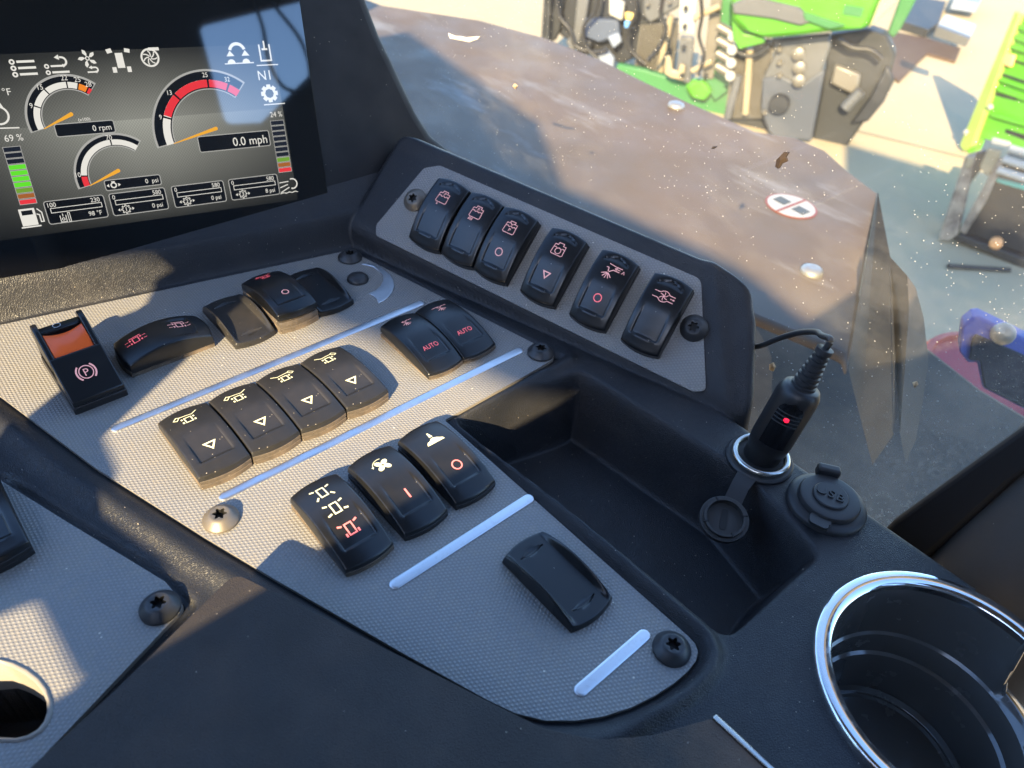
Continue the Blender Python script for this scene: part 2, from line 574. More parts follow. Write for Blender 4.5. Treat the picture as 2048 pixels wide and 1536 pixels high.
def screw_meshes():
    """button-head screw with a six-lobed recess: head and recess as two meshes"""
    n = 48
    star = []
    for q in range(n):
        a = 2 * math.pi * q / n
        star.append(0.0027 + 0.00062 * math.cos(6 * a))
    prof = [(0.0083, 0.0), (0.0083, 0.0012), (0.0078, 0.0019), (0.0066, 0.0031), (0.0056, 0.0041), (0.0046, 0.0048), (0.0041, 0.0049)]
    vs, fs = [], []
    for r, z in prof:
        for q in range(n):
            a = 2 * math.pi * q / n
            vs.append((r * math.cos(a), r * math.sin(a), z))
    for q in range(n):
        a = 2 * math.pi * q / n
        vs.append((star[q] * math.cos(a), star[q] * math.sin(a), 0.0046))
    k = len(prof) + 1
    for i in range(k - 1):
        for q in range(n):
            q2 = (q + 1) % n
            fs.append((i * n + q, i * n + q2, (i + 1) * n + q2, (i + 1) * n + q))
    vs2, fs2 = [], []
    for z, sc in ((0.0046, 1.0), (0.0016, 0.96)):
        for q in range(n):
            a = 2 * math.pi * q / n
            vs2.append((star[q] * sc * math.cos(a), star[q] * sc * math.sin(a), z))
    for q in range(n):
        q2 = (q + 1) % n
        fs2.append((q, q2, n + q2, n + q))
    fs2.append(tuple(range(n, 2 * n)))
    return (vs, fs), (vs2, fs2)
_scr, _sck = screw_meshes()
_proto = {}
def screw(parent, loc, rz=0.3, dusty_one=False, sc=1.0):
    key = dusty_one
    if key not in _proto:
        h = mesh('screw', _scr[0], _scr[1], M_SCREWD if dusty_one else M_SCREW, parent, 35)
        k = mesh('recess', _sck[0], _sck[1], M_SOCK, h, 35)
        _proto[key] = (h, k)
    else:
        h0, k0 = _proto[key]
        h = h0.copy(); COL.objects.link(h); h.parent = parent
        k = k0.copy(); COL.objects.link(k); k.parent = h
    h.location = loc
    h.rotation_euler = (0, 0, rz)
    h.scale = (sc, sc, sc)
    return h

main_panel = empty('switch_panel', (0, 0, 0))
tag(main_panel, 'large grey pimpled switch panel in the middle of the console with silver rails', 'switch panel')
rad = [0, 0.001, 0.004, 0.006, 0.007, 0, 0.0015] + [0] * (len(PLATE_MAIN) - 7)
plate('plate', PLATE_MAIN, main_panel, radius=rad)
for a, b in (((0.0410, 0.3281), (0.2390, 0.3281)), ((0.0640, 0.2533), (0.2592, 0.2533)), ((0.1003, 0.1625), (0.1855, 0.1625)), ((0.1303, 0.0758), (0.1745, 0.0758))):
    capsule_rail(main_panel, a, b)
screw(main_panel, (0.2284, 0.4000, 0.0), 0.2)
screw(main_panel, (0.0594, 0.2413, 0.0), 0.5, True)
screw(main_panel, (0.2662, 0.2437, 0.0), 0.1)
screw(main_panel, (0.1760, 0.0640, 0.0), 0.35)
# crescent mark and domed plug
CR_OUT = [(0.23046, 0.38876), (0.2346, 0.38825), (0.23717, 0.38343), (0.23918, 0.37597), (0.23928, 0.36763), (0.23739, 0.36008), (0.2339, 0.35381), (0.22853, 0.34831), (0.22232, 0.34498), (0.21805, 0.34384), (0.21444, 0.34365)]
CR_IN = [(0.21616, 0.34858), (0.21644, 0.35252), (0.21503, 0.35628), (0.22067, 0.35657), (0.22627, 0.35907), (0.23127, 0.36356), (0.23436, 0.36878), (0.23549, 0.37472), (0.23522, 0.3817)]
mb = MB()
mb.prism([(x, y, -0.001) for x, y in CR_OUT + CR_IN], (0, 0, 0.0016))
bevel(mb.build('crescent_mark', M_RAIL, main_panel, 30), 0.0003, 2)
mb = MB()
mb.lathe([(0.0073, -0.001), (0.0073, 0.0002), (0.0070, 0.0014), (0.0060, 0.0026), (0.0042, 0.0036), (0.002, 0.0041), (0.0, 0.0042)], 32)
mb.build('domed_plug', M_SCREW, main_panel, 60, loc=(0.2185, 0.3745, 0.0))

low_panel = empty('switch_panel', (0, 0, 0))
tag(low_panel, 'grey pimpled switch panel beside the armrest with an oblong hole', 'switch panel')
plate('plate', PLATE_LOW, low_panel, thick=0.0040, hole=HOLE_LOW, radius=[0, 0, 0.01, 0.0, 0.007, 0, 0, 0])
screw(low_panel, (0.0195, 0.2133, 0.0), 0.4)
mb = MB()
HR = HOLE_LOW
hc = Vector((sum(p[0] for p in HR) / len(HR), sum(p[1] for p in HR) / len(HR)))
bz = []
for k, (off, z) in enumerate(((0.0016, 0.0001), (0.0012, 0.0006), (0.0004, 0.0008), (-0.0006, 0.0002), (-0.0008, -0.02))):
    for p in HR:
        d = (Vector(p) - hc)
        q = Vector(p) + d.normalized() * off
        bz.append((q.x, q.y, z))
m = len(HR)
fs = []
for i in range(4):
    for q in range(m):
        q2 = (q + 1) % m
        fs.append((i * m + q, i * m + q2, (i + 1) * m + q2, (i + 1) * m + q))
mesh('hole_rim', bz, fs, M_PLATE_EDGE, low_panel, 50)

POD_M = frame(PO, PR, PS, PN)
pod_panel = empty('switch_panel', mw=POD_M)
tag(pod_panel, 'tilted grey pimpled switch panel by the side window with six black rockers', 'switch panel')
POD_PL = [(-0.12305, -0.02063), (-0.12724, -0.01403), (-0.11603, 0.03638), (-0.10585, 0.04247), (0.09079, 0.0421), (0.12473, -0.01756), (0.11829, -0.02117)]
plate('plate', POD_PL, pod_panel, thick=0.0025, radius=[0.004, 0.006, 0.005, 0.005, 0.007, 0.009, 0.004])
screw(pod_panel, (*(-0.10919, 0.0132), 0.0), 0.9, True)
screw(pod_panel, (*(0.10125, 0.01298), 0.0), 0.2)

# ------------------------------------------------------------------ rocker switches
US = [-1, -0.985, -0.955, -0.90, -0.80, -0.70, -0.66, -0.62, -0.58, -0.45, -0.3, -0.15, 0, 0.15, 0.3, 0.45, 0.58, 0.62, 0.66, 0.70, 0.80, 0.90, 0.955, 0.985, 1]
def _vs():
    return [0, 0.008, 0.022, 0.045, 0.08, 0.12, 0.145, 0.16, 0.175, 0.19, 0.21, 0.25, 0.3, 0.35, 0.4, 0.45, 0.5, 0.55, 0.6, 0.65, 0.7, 0.75, 0.79, 0.82, 0.84, 0.86, 0.885, 0.91, 0.935, 0.955, 0.978, 0.992, 1]
VS = _vs()
def ss(a, b, x):
    t = max(0.0, min(1.0, (x - a) / (b - a)))
    return t * t * (3 - 2 * t)

class Cap:
    """top surface of a rocker: x across, y from front (0) to back (L)"""
    def __init__(s, W, L, zf, zb, sag, crown=0.0007, recess=0.0010, crescent=0.0, bulge=0.0022, thick=0.0042, rec_len=0.44):
        s.__dict__.update(locals())
    def xy(s, u, v):
        b = s.bulge * (1 - u * u)
        y = v * s.L - b * (1 - v) ** 3 + b * 0.9 * v ** 3
        return u * s.W / 2, y
    def z(s, u, v):
        z = s.zf + (s.zb - s.zf) * v + s.sag * 4 * v * (1 - v) - s.crown * u * u
        e = min((1 - abs(u)) * s.W / 2, v * s.L, (1 - v) * s.L)
        er = 0.0008
        if e < er:
            z -= er - math.sqrt(max(0.0, er * er - (er - e) ** 2))
        if s.recess:
            m = ss(0.150, 0.185, v + 0.02 * u * u) * ss(0.69, 0.61, abs(u)) * ss(s.rec_len + 0.16, s.rec_len - 0.10, v)
            z -= s.recess * m
            lip = math.exp(-((v - 0.142 + 0.02 * u * u) / 0.022) ** 2) * ss(0.8, 0.6, abs(u))
            z += 0.00030 * lip
        if s.crescent:
            vc = 0.895 - 0.05 * u * u
            wdt = 0.045 * max(0.0, 1 - (u / 0.75) ** 2)
            if wdt > 0.002:
                z -= s.crescent * ss(vc - wdt, vc + wdt * 0.6, v) * ss(vc + wdt * 1.25, vc + wdt * 0.9, v)
        return z
    def zat(s, x, y):
        u = max(-1, min(1, x / (s.W / 2)))
        v = max(0, min(1, y / s.L))
        for _ in range(4):
            v = max(0, min(1, v + (y - s.xy(u, v)[1]) / s.L))
        return s.z(u, v)
    def bottom(s, v):
        return max(0.0008, s.zf + (s.zb - s.zf) * v - s.thick)
    def mesh(s):
        nu, nv = len(US), len(VS)
        vs, fs = [], []
        for v in VS:
            for u in US:
                x, y = s.xy(u, v)
                vs.append((x, y, s.z(u, v)))
        for j in range(nv - 1):
            for i in range(nu - 1):
                a = j * nu + i
                fs.append((a, a + 1, a + nu + 1, a + nu))
        loop = [(i, 0) for i in range(nu)] + [(nu - 1, j) for j in range(1, nv)] + [(i, nv - 1) for i in range(nu - 2, -1, -1)] + [(0, j) for j in range(nv - 2, 0, -1)]
        k = len(vs)
        m = len(loop)
        for i, j in loop:
            x, y, z = vs[j * nu + i]
            vs.append((x * 1.012, (y - s.L / 2) * 1.006 + s.L / 2, s.bottom(VS[j])))
        for q in range(m):
            q2 = (q + 1) % m
            a = loop[q][1] * nu + loop[q][0]
            b = loop[q2][1] * nu + loop[q2][0]
            fs.append((a, k + q, k + q2, b))
        fs.append(tuple(range(k, k + m)))
        return vs, fs

def base_mesh(W, L, h, bulge=0.0022, slot=True):
    """switch bezel: rounded block with a bowed front"""
    pts = []
    for q in range(13):
        u = -1 + 2 * q / 12
        pts.append((u * W / 2, -bulge * (1 - u * u) - 0.0004))
    for q in range(13):
        u = 1 - 2 * q / 12
        pts.append((u * W / 2, L + bulge * 0.9 * (1 - u * u) + 0.0004))
    rings = []
    c = Vector((0, L / 2))
    for off, z in ((0.0, -0.002), (0.0, h * 0.42), (-0.0004, h * 0.46), (-0.0004, h * 0.54), (0.0, h * 0.58), (0.0, h * 0.9), (-0.0006, h)):
        ring = []
        for p in pts:
            d = Vector(p) - c
            q = Vector(p) + Vector((math.copysign(1, d.x) * off if abs(d.x) > W * 0.45 else 0, math.copysign(1, d.y) * off))
            ring.append((q.x, q.y, z))
        rings.append(ring)
    m = len(pts)
    vs = [v for r in rings for v in r]
    fs = []
    for i in range(len(rings) - 1):
        for q in range(m):
            q2 = (q + 1) % m
            fs.append((i * m + q, i * m + q2, (i + 1) * m + q2, (i + 1) * m + q))
    fs.append(tuple(range((len(rings) - 1) * m, len(rings) * m)))
    return vs, fs

# --- print on the caps: strokes given in millimetres about a centre, laid on the cap surface
def stroke(pts, w, closed=False):
    """flat ribbon quads along a polyline, in 2-D mm"""
    P = [Vector(p) for p in pts]
    if closed:
        P = P + [P[0]]
    quads = []
    n = len(P)
    offs = []
    for i in range(n):
        if closed:
            a = P[i] - P[i - 1] if i > 0 else P[0] - P[n - 2]
            b = P[i + 1] - P[i] if i < n - 1 else P[1] - P[0]
        else:
            a = P[i] - P[i - 1] if i > 0 else P[1] - P[0]
            b = P[i + 1] - P[i] if i < n - 1 else P[n - 1] - P[n - 2]
        a, b = a.normalized(), b.normalized()
        t = a + b
        t = t.normalized() if t.length > 1e-6 else a
        nn = Vector((-t.y, t.x))
        k = 1.0 / max(0.5, abs(nn.dot(Vector((-a.y, a.x)))))
        offs.append(nn * (w / 2 * k))
    for i in range(n - 1):
        m = max(1, int((P[i + 1] - P[i]).length / 0.8))
        for q in range(m):
            t0, t1 = q / m, (q + 1) / m
            pa, pb = P[i].lerp(P[i + 1], t0), P[i].lerp(P[i + 1], t1)
            oa, ob = offs[i].lerp(offs[i + 1], t0), offs[i].lerp(offs[i + 1], t1)
            quads.append([pa + oa, pa - oa, pb - ob, pb + ob])
    return quads

def arc(cx, cy, r, a0, a1, n=20):
    return [(cx + r * math.cos(math.radians(a0 + (a1 - a0) * i / n)), cy + r * math.sin(math.radians(a0 + (a1 - a0) * i / n))) for i in range(n + 1)]

def ring2(cx, cy, r, w, n=28):
    return stroke(arc(cx, cy, r, 0, 360, n)[:-1], w, True)

def fill(poly):
    tri = tessellate_polygon([[Vector((p[0], p[1], 0)) for p in poly]])
    return [[Vector(poly[i]) for i in t] for t in tri]

_text_cache = {}
def text2(txt, size, cx=0.0, cy=0.0, align='CENTER', xs=1.0):
    """glyph outlines as 2-D triangles, in mm (size = cap height)"""
    key = txt
    if key not in _text_cache:
        cu = bpy.data.curves.new('glyphs', 'FONT')
        cu.body = txt
        cu.size = 1.0
        cu.resolution_u = 3
        ob = bpy.data.objects.new('glyphs', cu)
        COL.objects.link(ob)
        dg = bpy.context.evaluated_depsgraph_get()
        me = bpy.data.meshes.new_from_object(ob.evaluated_get(dg))
        pts = [v.co.copy() for v in me.vertices]
        pol = [tuple(p.vertices) for p in me.polygons]
        bpy.data.objects.remove(ob)
        bpy.data.curves.remove(cu)
        bpy.data.meshes.remove(me)
        _text_cache[key] = (pts, pol)
    pts, pol = _text_cache[key]
    k = size / 0.70
    x0 = min(p.x for p in pts)
    x1 = max(p.x for p in pts)
    ox = {'CENTER': -(x0 + x1) / 2, 'LEFT': -x0, 'RIGHT': -x1}[align]
    return [[Vector((cx + (pts[i].x + ox) * k * xs, cy + pts[i].y * k - size / 2)) for i in f] for f in pol]

def lay(name, polys, m, parent, surf, cx, cy, lift=0.00010):
    """place 2-D polygons (mm) on a surface function z(x, y) in metres"""
    vs, fs = [], []
    for p in polys:
        k = len(vs)
        for q in p:
            x, y = cx + q[0] / 1000, cy + q[1] / 1000
            vs.append((x, y, surf(x, y) + lift))
        fs.append(tuple(range(k, k + len(p))))
    me = bpy.data.meshes.new(name)
    me.from_pydata(vs, [], fs)
    me.update()
    flip = [p.index for p in me.polygons if p.normal.z < 0]
    if flip:
        bm = bmesh.new()
        bm.from_mesh(me)
        bm.faces.ensure_lookup_table()
        bmesh.ops.reverse_faces(bm, faces=[bm.faces[i] for i in flip])
        bm.to_mesh(me)
        bm.free()
    return link(name, me, m, parent)

def icon_machine(side, w=0.55):
    """small machine from above with wheels under a folding boom; side = -1 / 1 puts the open end left / right, lift = level of the boom"""
    q = stroke([(-1.5, -2.6), (1.5, -2.6), (1.5, 1.2), (-1.5, 1.2)], w, True)
    for sx in (-1, 1):
        q += stroke([(sx * 2.7, -2.7), (sx * 2.7, -1.4)], 0.8) + stroke([(sx * 2.7, 0.1), (sx * 2.7, 1.3)], 0.8)
    s = side
    q += stroke([(-4.6 * s, 1.4), (-2.9 * s, 3.4), (2.6 * s, 2.7), (5.4 * s, 4.6)], 0.45)
    q += stroke([(-4.6 * s, 1.4), (-5.9 * s, 2.5), (-4.2 * s, 4.3), (-2.9 * s, 3.4)], 0.45)
    return q

def icon_lights(kind, w=0.7):
    q = stroke([(-1.7, -2.9), (1.7, -2.9), (1.7, 2.9), (-1.7, 2.9)], w, True)
    rays = {0: ((-1, 1), (1, 1), (-1, -1), (1, -1)), 1: ((-1, 1), (1, 1), (-1, -1), (1, -1)), 2: ((-1, 1), (1, 1))}[kind]
    for sx, sy in rays:
        if kind == 0 and sy < 0:
            q += stroke([(sx * 3.1, -2.2), (sx * 4.6, -4.0)], 0.9)
        elif kind == 1 and sy < 0:
            q += stroke([(sx * 3.1, -2.2), (sx * 5.2, -2.7)], 0.9)
        else:
            q += stroke([(sx * 3.0, sy * 2.6), (sx * 5.0, sy * 3.4)], 0.9)
    if kind == 2:
        for sx in (-1, 1):
            q += stroke([(sx * 3.1, -3.3), (sx * 3.1, -1.5)], 0.9)
    return q

def icon_fan():
    q = []
    for k in range(4):
        a = math.radians(90 * k + 35)
        pts = []
        for t in range(15):
            th = 2 * math.pi * t / 14
            x, y = 2.1 + 1.75 * math.cos(th), 0.35 + 1.25 * math.sin(th)
            pts.append((x * math.cos(a) - y * math.sin(a), x * math.sin(a) + y * math.cos(a)))
        q += fill(pts[:-1])
    return q
def icon_heap():
    q = fill([(-4.6, -3.2), (4.6, -3.2), (4.2, -2.0), (3.0, -1.3), (2.0, -0.5), (0.4, 0.3), (-1.0, 0.1), (-1.8, -0.9), (-3.4, -1.3), (-4.2, -2.2)])
    q += fill([(-0.9, 1.0), (0.9, 1.0), (0.35, 4.2), (-0.35, 4.2)])
    return q
def icon_spray(side):
    q = []
    for a in (-150, -115, -90, -65, -30):
        c, s = math.cos(math.radians(a)), math.sin(math.radians(a))
        q += stroke([(0.4 * c, 0.4 * s), (3.3 * c, 3.3 * s * 0.9)], 0.4)
    q += stroke([(-0.3, 0.2), (-1.9, 1.9), (-0.6, 2.4), (0.3, 1.4), (0.3, 0.2)], 0.4)
    q += stroke([(0.4, 1.6), (1.6, 2.3), (5.2, 2.3)], 0.4)
    if side:
        q += stroke([(-5.4, 2.6), (-1.4, 2.6)], 0.4)
    return q
def icon_tank(kind):
    q = stroke([(-2.9, 2.2), (-1.4, 2.2), (-1.4, 3.4), (1.4, 3.4), (1.4, 2.2), (2.9, 2.2), (3.2, -2.6), (2.6, -3.1), (-2.6, -3.1), (-3.2, -2.6)], 0.34, True)
    q += stroke([(-3.0, 0.4), (-1.9, 0.8), (-1.0, 0.2), (0.0, 0.8), (1.0, 0.2), (1.9, 0.8), (3.0, 0.4)], 0.34)
    if kind == 0:
        q += text2('P', 1.7, 0.2, 2.0) + fill([(-2.0, -4.6), (-1.0, -4.6), (-1.5, -3.5)])
    if kind == 1:
        q += text2('R', 1.7, 0.2, 2.0)
        for x in (-2.2, -1.3, -0.4):
            q += stroke([(x, -3.6), (x - 0.3, -4.9)], 0.5)
    if kind == 2:
        q += stroke([(-1.1, 2.6), (0, 1.5), (1.1, 2.6)], 0.4) + text2('P', 1.8, 0.2, -1.3)
    if kind == 3:
        q += ring2(0, -0.9, 1.5, 0.35, 20)
    return q
def icon_jet():
    q = []
    for a in (-155, -125, -95, -65, -40):
        c, s = math.cos(math.radians(a)), math.sin(math.radians(a))
        q += stroke([(0.3 * c - 1, 0.3 * s - 0.4), (3.4 * c - 1, 3.4 * s - 0.4)], 0.45)
    q += stroke([(-3.0, 2.2), (-1.7, 2.2), (-1.2, 0.1)], 0.45) + stroke([(-0.8, 0.0), (1.0, 1.7), (4.4, 1.7)], 0.45)
    q += stroke([(-2.4, 4.4), (1.2, 3.9), (5.2, 3.9)], 0.4) + stroke([(1.6, 2.8), (4.4, 2.8)], 0.4) + stroke([(2.6, 3.5), (1.5, 2.8), (2.6, 2.1)], 0.4)
    q += text2('A', 1.9, 6.3, 2.4)
    return q
def icon_blower():
    q = stroke([(-5.6, 1.6), (-3.0, 1.6)] + arc(0, 0, 2.9, 146, 34, 12) + [(3.0, 1.6), (5.6, 1.6)], 0.38)
    q += stroke([(-5.6, -1.6), (-3.0, -1.6)] + arc(0, 0, 2.9, 214, 326, 12) + [(3.0, -1.6), (5.6, -1.6)], 0.38)
    for k in range(6):
        a = 60 * k
        q += stroke([(0, 0)] + [(r * math.cos(math.radians(a + r * 16)), r * math.sin(math.radians(a + r * 16))) for r in (0.8, 1.6, 2.3)], 0.36)
    q += stroke([(3.4, 0.1), (5.0, 0.1)], 0.36) + fill([(5.0, 0.7), (5.9, 0.1), (5.0, -0.5)])
    return q
def icon_triangle(s=1.0):
    return stroke([(-2.4 * s, 1.7 * s), (2.4 * s, 1.7 * s), (0, -2.2 * s)], 0.75 * s, True)
def icon_steer():
    q = stroke([(-1.6, -2.2), (1.6, -2.2), (1.6, 2.0), (-1.6, 2.0)], 0.5, True)
    for sx in (-1, 1):
        q += stroke([(sx * 3.0, -2.3), (sx * 3.0, -0.9)], 0.8) + stroke([(sx * 3.0, 0.7), (sx * 3.0, 2.0)], 0.8)
        q += stroke([(sx * 4.0, -1.6), (sx * 6.0, -1.6)], 0.35) + stroke([(sx * 4.0, 1.3), (sx * 6.0, 1.3)], 0.35)
    q += stroke([(-3.4, 3.1), (3.4, 3.1)], 0.5)
    return q

CAPS = {
    'dusty': Cap(0.0262, 0.0496, 0.0088, 0.0066, 0.0030),
    'lights': Cap(0.0252, 0.0482, 0.0050, 0.0090, 0.0048),
    'auto': Cap(0.0250, 0.0492, 0.0046, 0.0090, 0.0048),
    'pod': Cap(0.0254, 0.0445, 0.0066, 0.0098, 0.0046, crescent=0.0010, thick=0.0046),
    'lifted': Cap(0.0262, 0.0480, 0.0140, 0.0105, 0.0048, thick=0.0045),
    'steer': Cap(0.0250, 0.0470, 0.0085, 0.0085, 0.0056, thick=0.0058, rec_len=0.30),
}
BASES = {'dusty': 0.0058, 'lights': 0.0030, 'auto': 0.0028, 'pod': 0.0026, 'lifted': 0.0078, 'steer': 0.0040}
_capme, _basme = {}, {}
def rocker(kind, label, group, loc=None, rz=0.0, mw=None, capmat=None, basemat=None):
    root = empty('rocker_switch', loc or (0, 0, 0), rz, mw)
    tag(root, label, 'switch', group)
    C = CAPS[kind]
    bm_, cm_ = basemat or M_BASEC, capmat or M_CAP
    kb = (kind, bm_.name)
    if kb not in _basme:
        v, f = base_mesh(C.W, C.L, BASES[kind])
        _basme[kb] = mesh('bezel', v, f, bm_, root, 40)
    else:
        o = _basme[kb].copy(); COL.objects.link(o); o.parent = root
    kc = (kind, cm_.name)
    if kc not in _capme:
        v, f = C.mesh()
        cap = mesh('rocker', v, f, cm_, root, 38)
        _capme[kc] = cap
    else:
        cap = _capme[kc].copy(); COL.objects.link(cap); cap.parent = root
    return root, cap, C
def put(cap, C, polys, m, x, y, name='symbol', k=1.0):
    polys = [[Vector(q) * k for q in p] for p in polys]
    return lay(name, polys, m, cap, C.zat, x / 1000, y / 1000, 0.00022)

G2 = 'row of four dusty rockers with machine symbols'
for k in range(4):
    lab = ('dusty black rocker with a triangle, leftmost of the row of four beside the star screw',
           'dusty black rocker with a triangle, second from the left in the row of four',
           'dusty black rocker with a triangle, third from the left in the row of four',
           'dusty black rocker with a triangle at the right end of the row of four')[k]
    root, cap, C = rocker('dusty', lab, G2, (0.0732 + 0.0272 * k, 0.2638, 0), capmat=M_CAPD, basemat=M_BASE)
    put(cap, C, icon_machine(-1 if k > 1 else 1), M_SYM, -0.5, 40.0, k=1.12)
    put(cap, C, icon_triangle(), M_SYM, 0.5, 15.5, k=1.15)
G3 = 'three rockers in the row behind the lowest long rail'
root, cap, C = rocker('lights', 'black rocker printed with three flashing light symbols, the lowest of them red', G3, (0.1007, 0.1790, 0), capmat=M_CAP, basemat=M_BASE)
put(cap, C, icon_lights(0), M_SYM, -0.3, 39.5)
put(cap, C, icon_lights(1), M_SYM, -0.3, 27.5)
put(cap, C, icon_lights(2), M_SYMR, -0.3, 15.0)
root, cap, C = rocker('lights', 'black rocker with a yellow fan symbol and a red bar', G3, (0.1322, 0.1792, 0), capmat=M_CAP)
put(cap, C, icon_fan(), M_SYM, 0.3, 36.5, k=1.15)
put(cap, C, stroke(arc(0, 0, 5.0, 75, 165, 10), 0.35) + fill([(-5.6, 1.6), (-4.1, 1.6), (-5.0, 0.2)]), M_SYM, 0.3, 36.5)
put(cap, C, stroke([(0, -2.7), (0, 2.7)], 0.95), M_SYMR, 0.6, 16.0)
root, cap, C = rocker('lights', 'black rocker with a yellow cone over heap symbol and a red ring beside the tray', G3, (0.1622, 0.1793, 0), capmat=M_CAP)
put(cap, C, icon_heap(), M_SYM, 0.5, 36.5, k=1.15)
put(cap, C, ring2(0, 0, 2.5, 0.7), M_SYMR, 0.6, 16.0)
GA = 'pair of black rockers reading AUTO'
for k in range(2):
    lab = ('black rocker reading AUTO, its left side dusty and sunlit', 'black rocker reading AUTO in the shade, nearer the window side panel')[k]
    root, cap, C = rocker('auto', lab, GA, (0.2085 + 0.0256 * k, 0.2640, 0), basemat=M_BASE)
    put(cap, C, icon_spray(k), M_SYMP, 0.0 + 0.8 * k, 40.0)
    put(cap, C, text2('AUTO', 3.2, 0, 0, xs=0.86), M_SYMR, 0.2, 15.5, 'lettering')

GP = 'six black rockers on the tilted side panel'
POD_X = [-96.6, -69.4, -43.0, -6.8, 29.6, 65.9]
labs = ['black rocker with a draining tank symbol beside the dusty screw, farthest up the side panel',
        'black rocker with a tank symbol that has three drip lines under it',
        'black rocker with a tank symbol lettered P above a red ring',
        'black rocker on the tilted side panel with a tank symbol above a triangle',
        'black rocker with a spray jet symbol lettered A above a red ring',
        'black rocker with a blower wheel symbol nearest the plugged adapter']
for k in range(6):
    mw = POD_M @ Matrix.Translation(((POD_X[k] + 12.9) / 1000, -0.0125, 0))
    root, cap, C = rocker('pod', labs[k], GP, mw=mw)
    top = [icon_tank(0), icon_tank(1), icon_tank(2), icon_tank(3), icon_jet(), icon_blower()][k]
    put(cap, C, top, M_SYMP, 0.0, 32.5, k=1.28 if k < 4 else 1.2)
    if k == 3:
        put(cap, C, icon_triangle(1.0), M_SYMP, 0.0, 15.0)
    if k in (2, 4):
        put(cap, C, ring2(0, 0, 2.4, 0.6), M_SYMR if k == 4 else M_SYMP, 0.4, 15.5)

# steering rocker lying across
root, cap, C = rocker('steer', 'long black rocker lying crosswise with two red wheel steering symbols', None, (0.1122, 0.3746, 0), math.pi / 2, basemat=M_BASE)
for y in (37.0, 12.5):
    o = put(cap, C, [[Vector((p[1], -p[0])) for p in q] for q in icon_steer()], M_SYMR if y > 20 else M_SYMP, 2.2, y)
# lifted rocker with O
root, cap, C = rocker('lifted', 'raised black rocker with a red ring between two blank covers', None, (0.1618, 0.3510, 0), basemat=M_BASE)
put(cap, C, [[Vector((p[0] * 0.9, p[1] * 0.8)) for p in q] for q in icon_machine(1)], M_SYMR, 0, 41.0)
put(cap, C, ring2(0, 0, 2.0, 0.6), M_SYMP, 1.0, 16.0)

# partly seen rocker on the lower panel
root, cap, C = rocker('dusty', 'black rocker cut off by the left photo edge on the lower panel', None, ((-0.01389, 0.27501)[0] - 0.0105, (-0.01389, 0.27501)[1] - 0.002, 0), 0.0)

# blank covers
def blank_mesh(W, L):
    nu, nv = 33, 41
    vs, fs = [], []
    def top(u, v):
        arch = math.sin(math.pi * min(1, max(0, v))) ** 0.8 if 0 < v < 1 else 0
        fin = ss(0.74, 0.95, abs(u))
        z = 0.0036 + 0.0006 * arch + 0.0052 * arch * fin
        for vc in (0.15, 0.85):
            wd = 0.028 * max(0, 1 - (u / 0.52) ** 2)
            if wd > 0.001 and abs(v - vc) < wd:
                z -= 0.0008 * (1 - (abs(v - vc) / wd) ** 2) ** 0.5
        e = min((1 - abs(u)) * W / 2, v * L, (1 - v) * L)
        if e < 0.0008:
            z -= 0.0008 - math.sqrt(max(0, 0.0008 ** 2 - (0.0008 - e) ** 2))
        return z
    def sp(t):
        return 0.5 - 0.5 * math.cos(math.pi * t) if False else t
    uu = [-1 + 2 * i / (nu - 1) for i in range(nu)]
    uu = [math.copysign(abs(u) ** 0.72, u) for u in uu]
    vv = sorted(set([j / (nv - 1) for j in range(nv)] + [0.006, 0.014, 0.986, 0.994, 0.13, 0.14, 0.16, 0.17, 0.83, 0.84, 0.86, 0.87]))
    nv = len(vv)
    for v in vv:
        for u in uu:
            b = 0.0024 * (1 - u * u)
            vs.append((u * W / 2, v * L - b * (1 - v) ** 3 + b * v ** 3, top(u, v)))
    for j in range(nv - 1):
        for i in range(nu - 1):
            a = j * nu + i
            fs.append((a, a + 1, a + nu + 1, a + nu))
    loop = [(i, 0) for i in range(nu)] + [(nu - 1, j) for j in range(1, nv)] + [(i, nv - 1) for i in range(nu - 2, -1, -1)] + [(0, j) for j in range(nv - 2, 0, -1)]
    k, m = len(vs), len(loop)
    for i, j in loop:
        x, y, z = vs[j * nu + i]
        vs.append((x * 1.03, (y - L / 2) * 1.015 + L / 2, -0.001))
    for q in range(m):
        q2 = (q + 1) % m
        fs.append((loop[q][1] * nu + loop[q][0], k + q, k + q2, loop[q2][1] * nu + loop[q2][0]))
    return vs, fs
bl = blank_mesh(0.0250, 0.0450)
for loc, lab, mm in (((0.1605, 0.0966, 0), 'plain black blank cover standing alone near the two short silver rails', M_CAP),
                     ((0.1338, 0.3526, 0), 'dusty black blank cover half in sun beside the steering rocker', M_CAPD),
                     ((0.1888, 0.3526, 0), 'black blank cover in the shade beside the silver crescent mark', M_CAP)):
    o = mesh('blank_cover', bl[0], bl[1], mm, None, 34, loc=loc)
    tag(o, lab, 'blank cover', 'blank switch covers on the main panel')

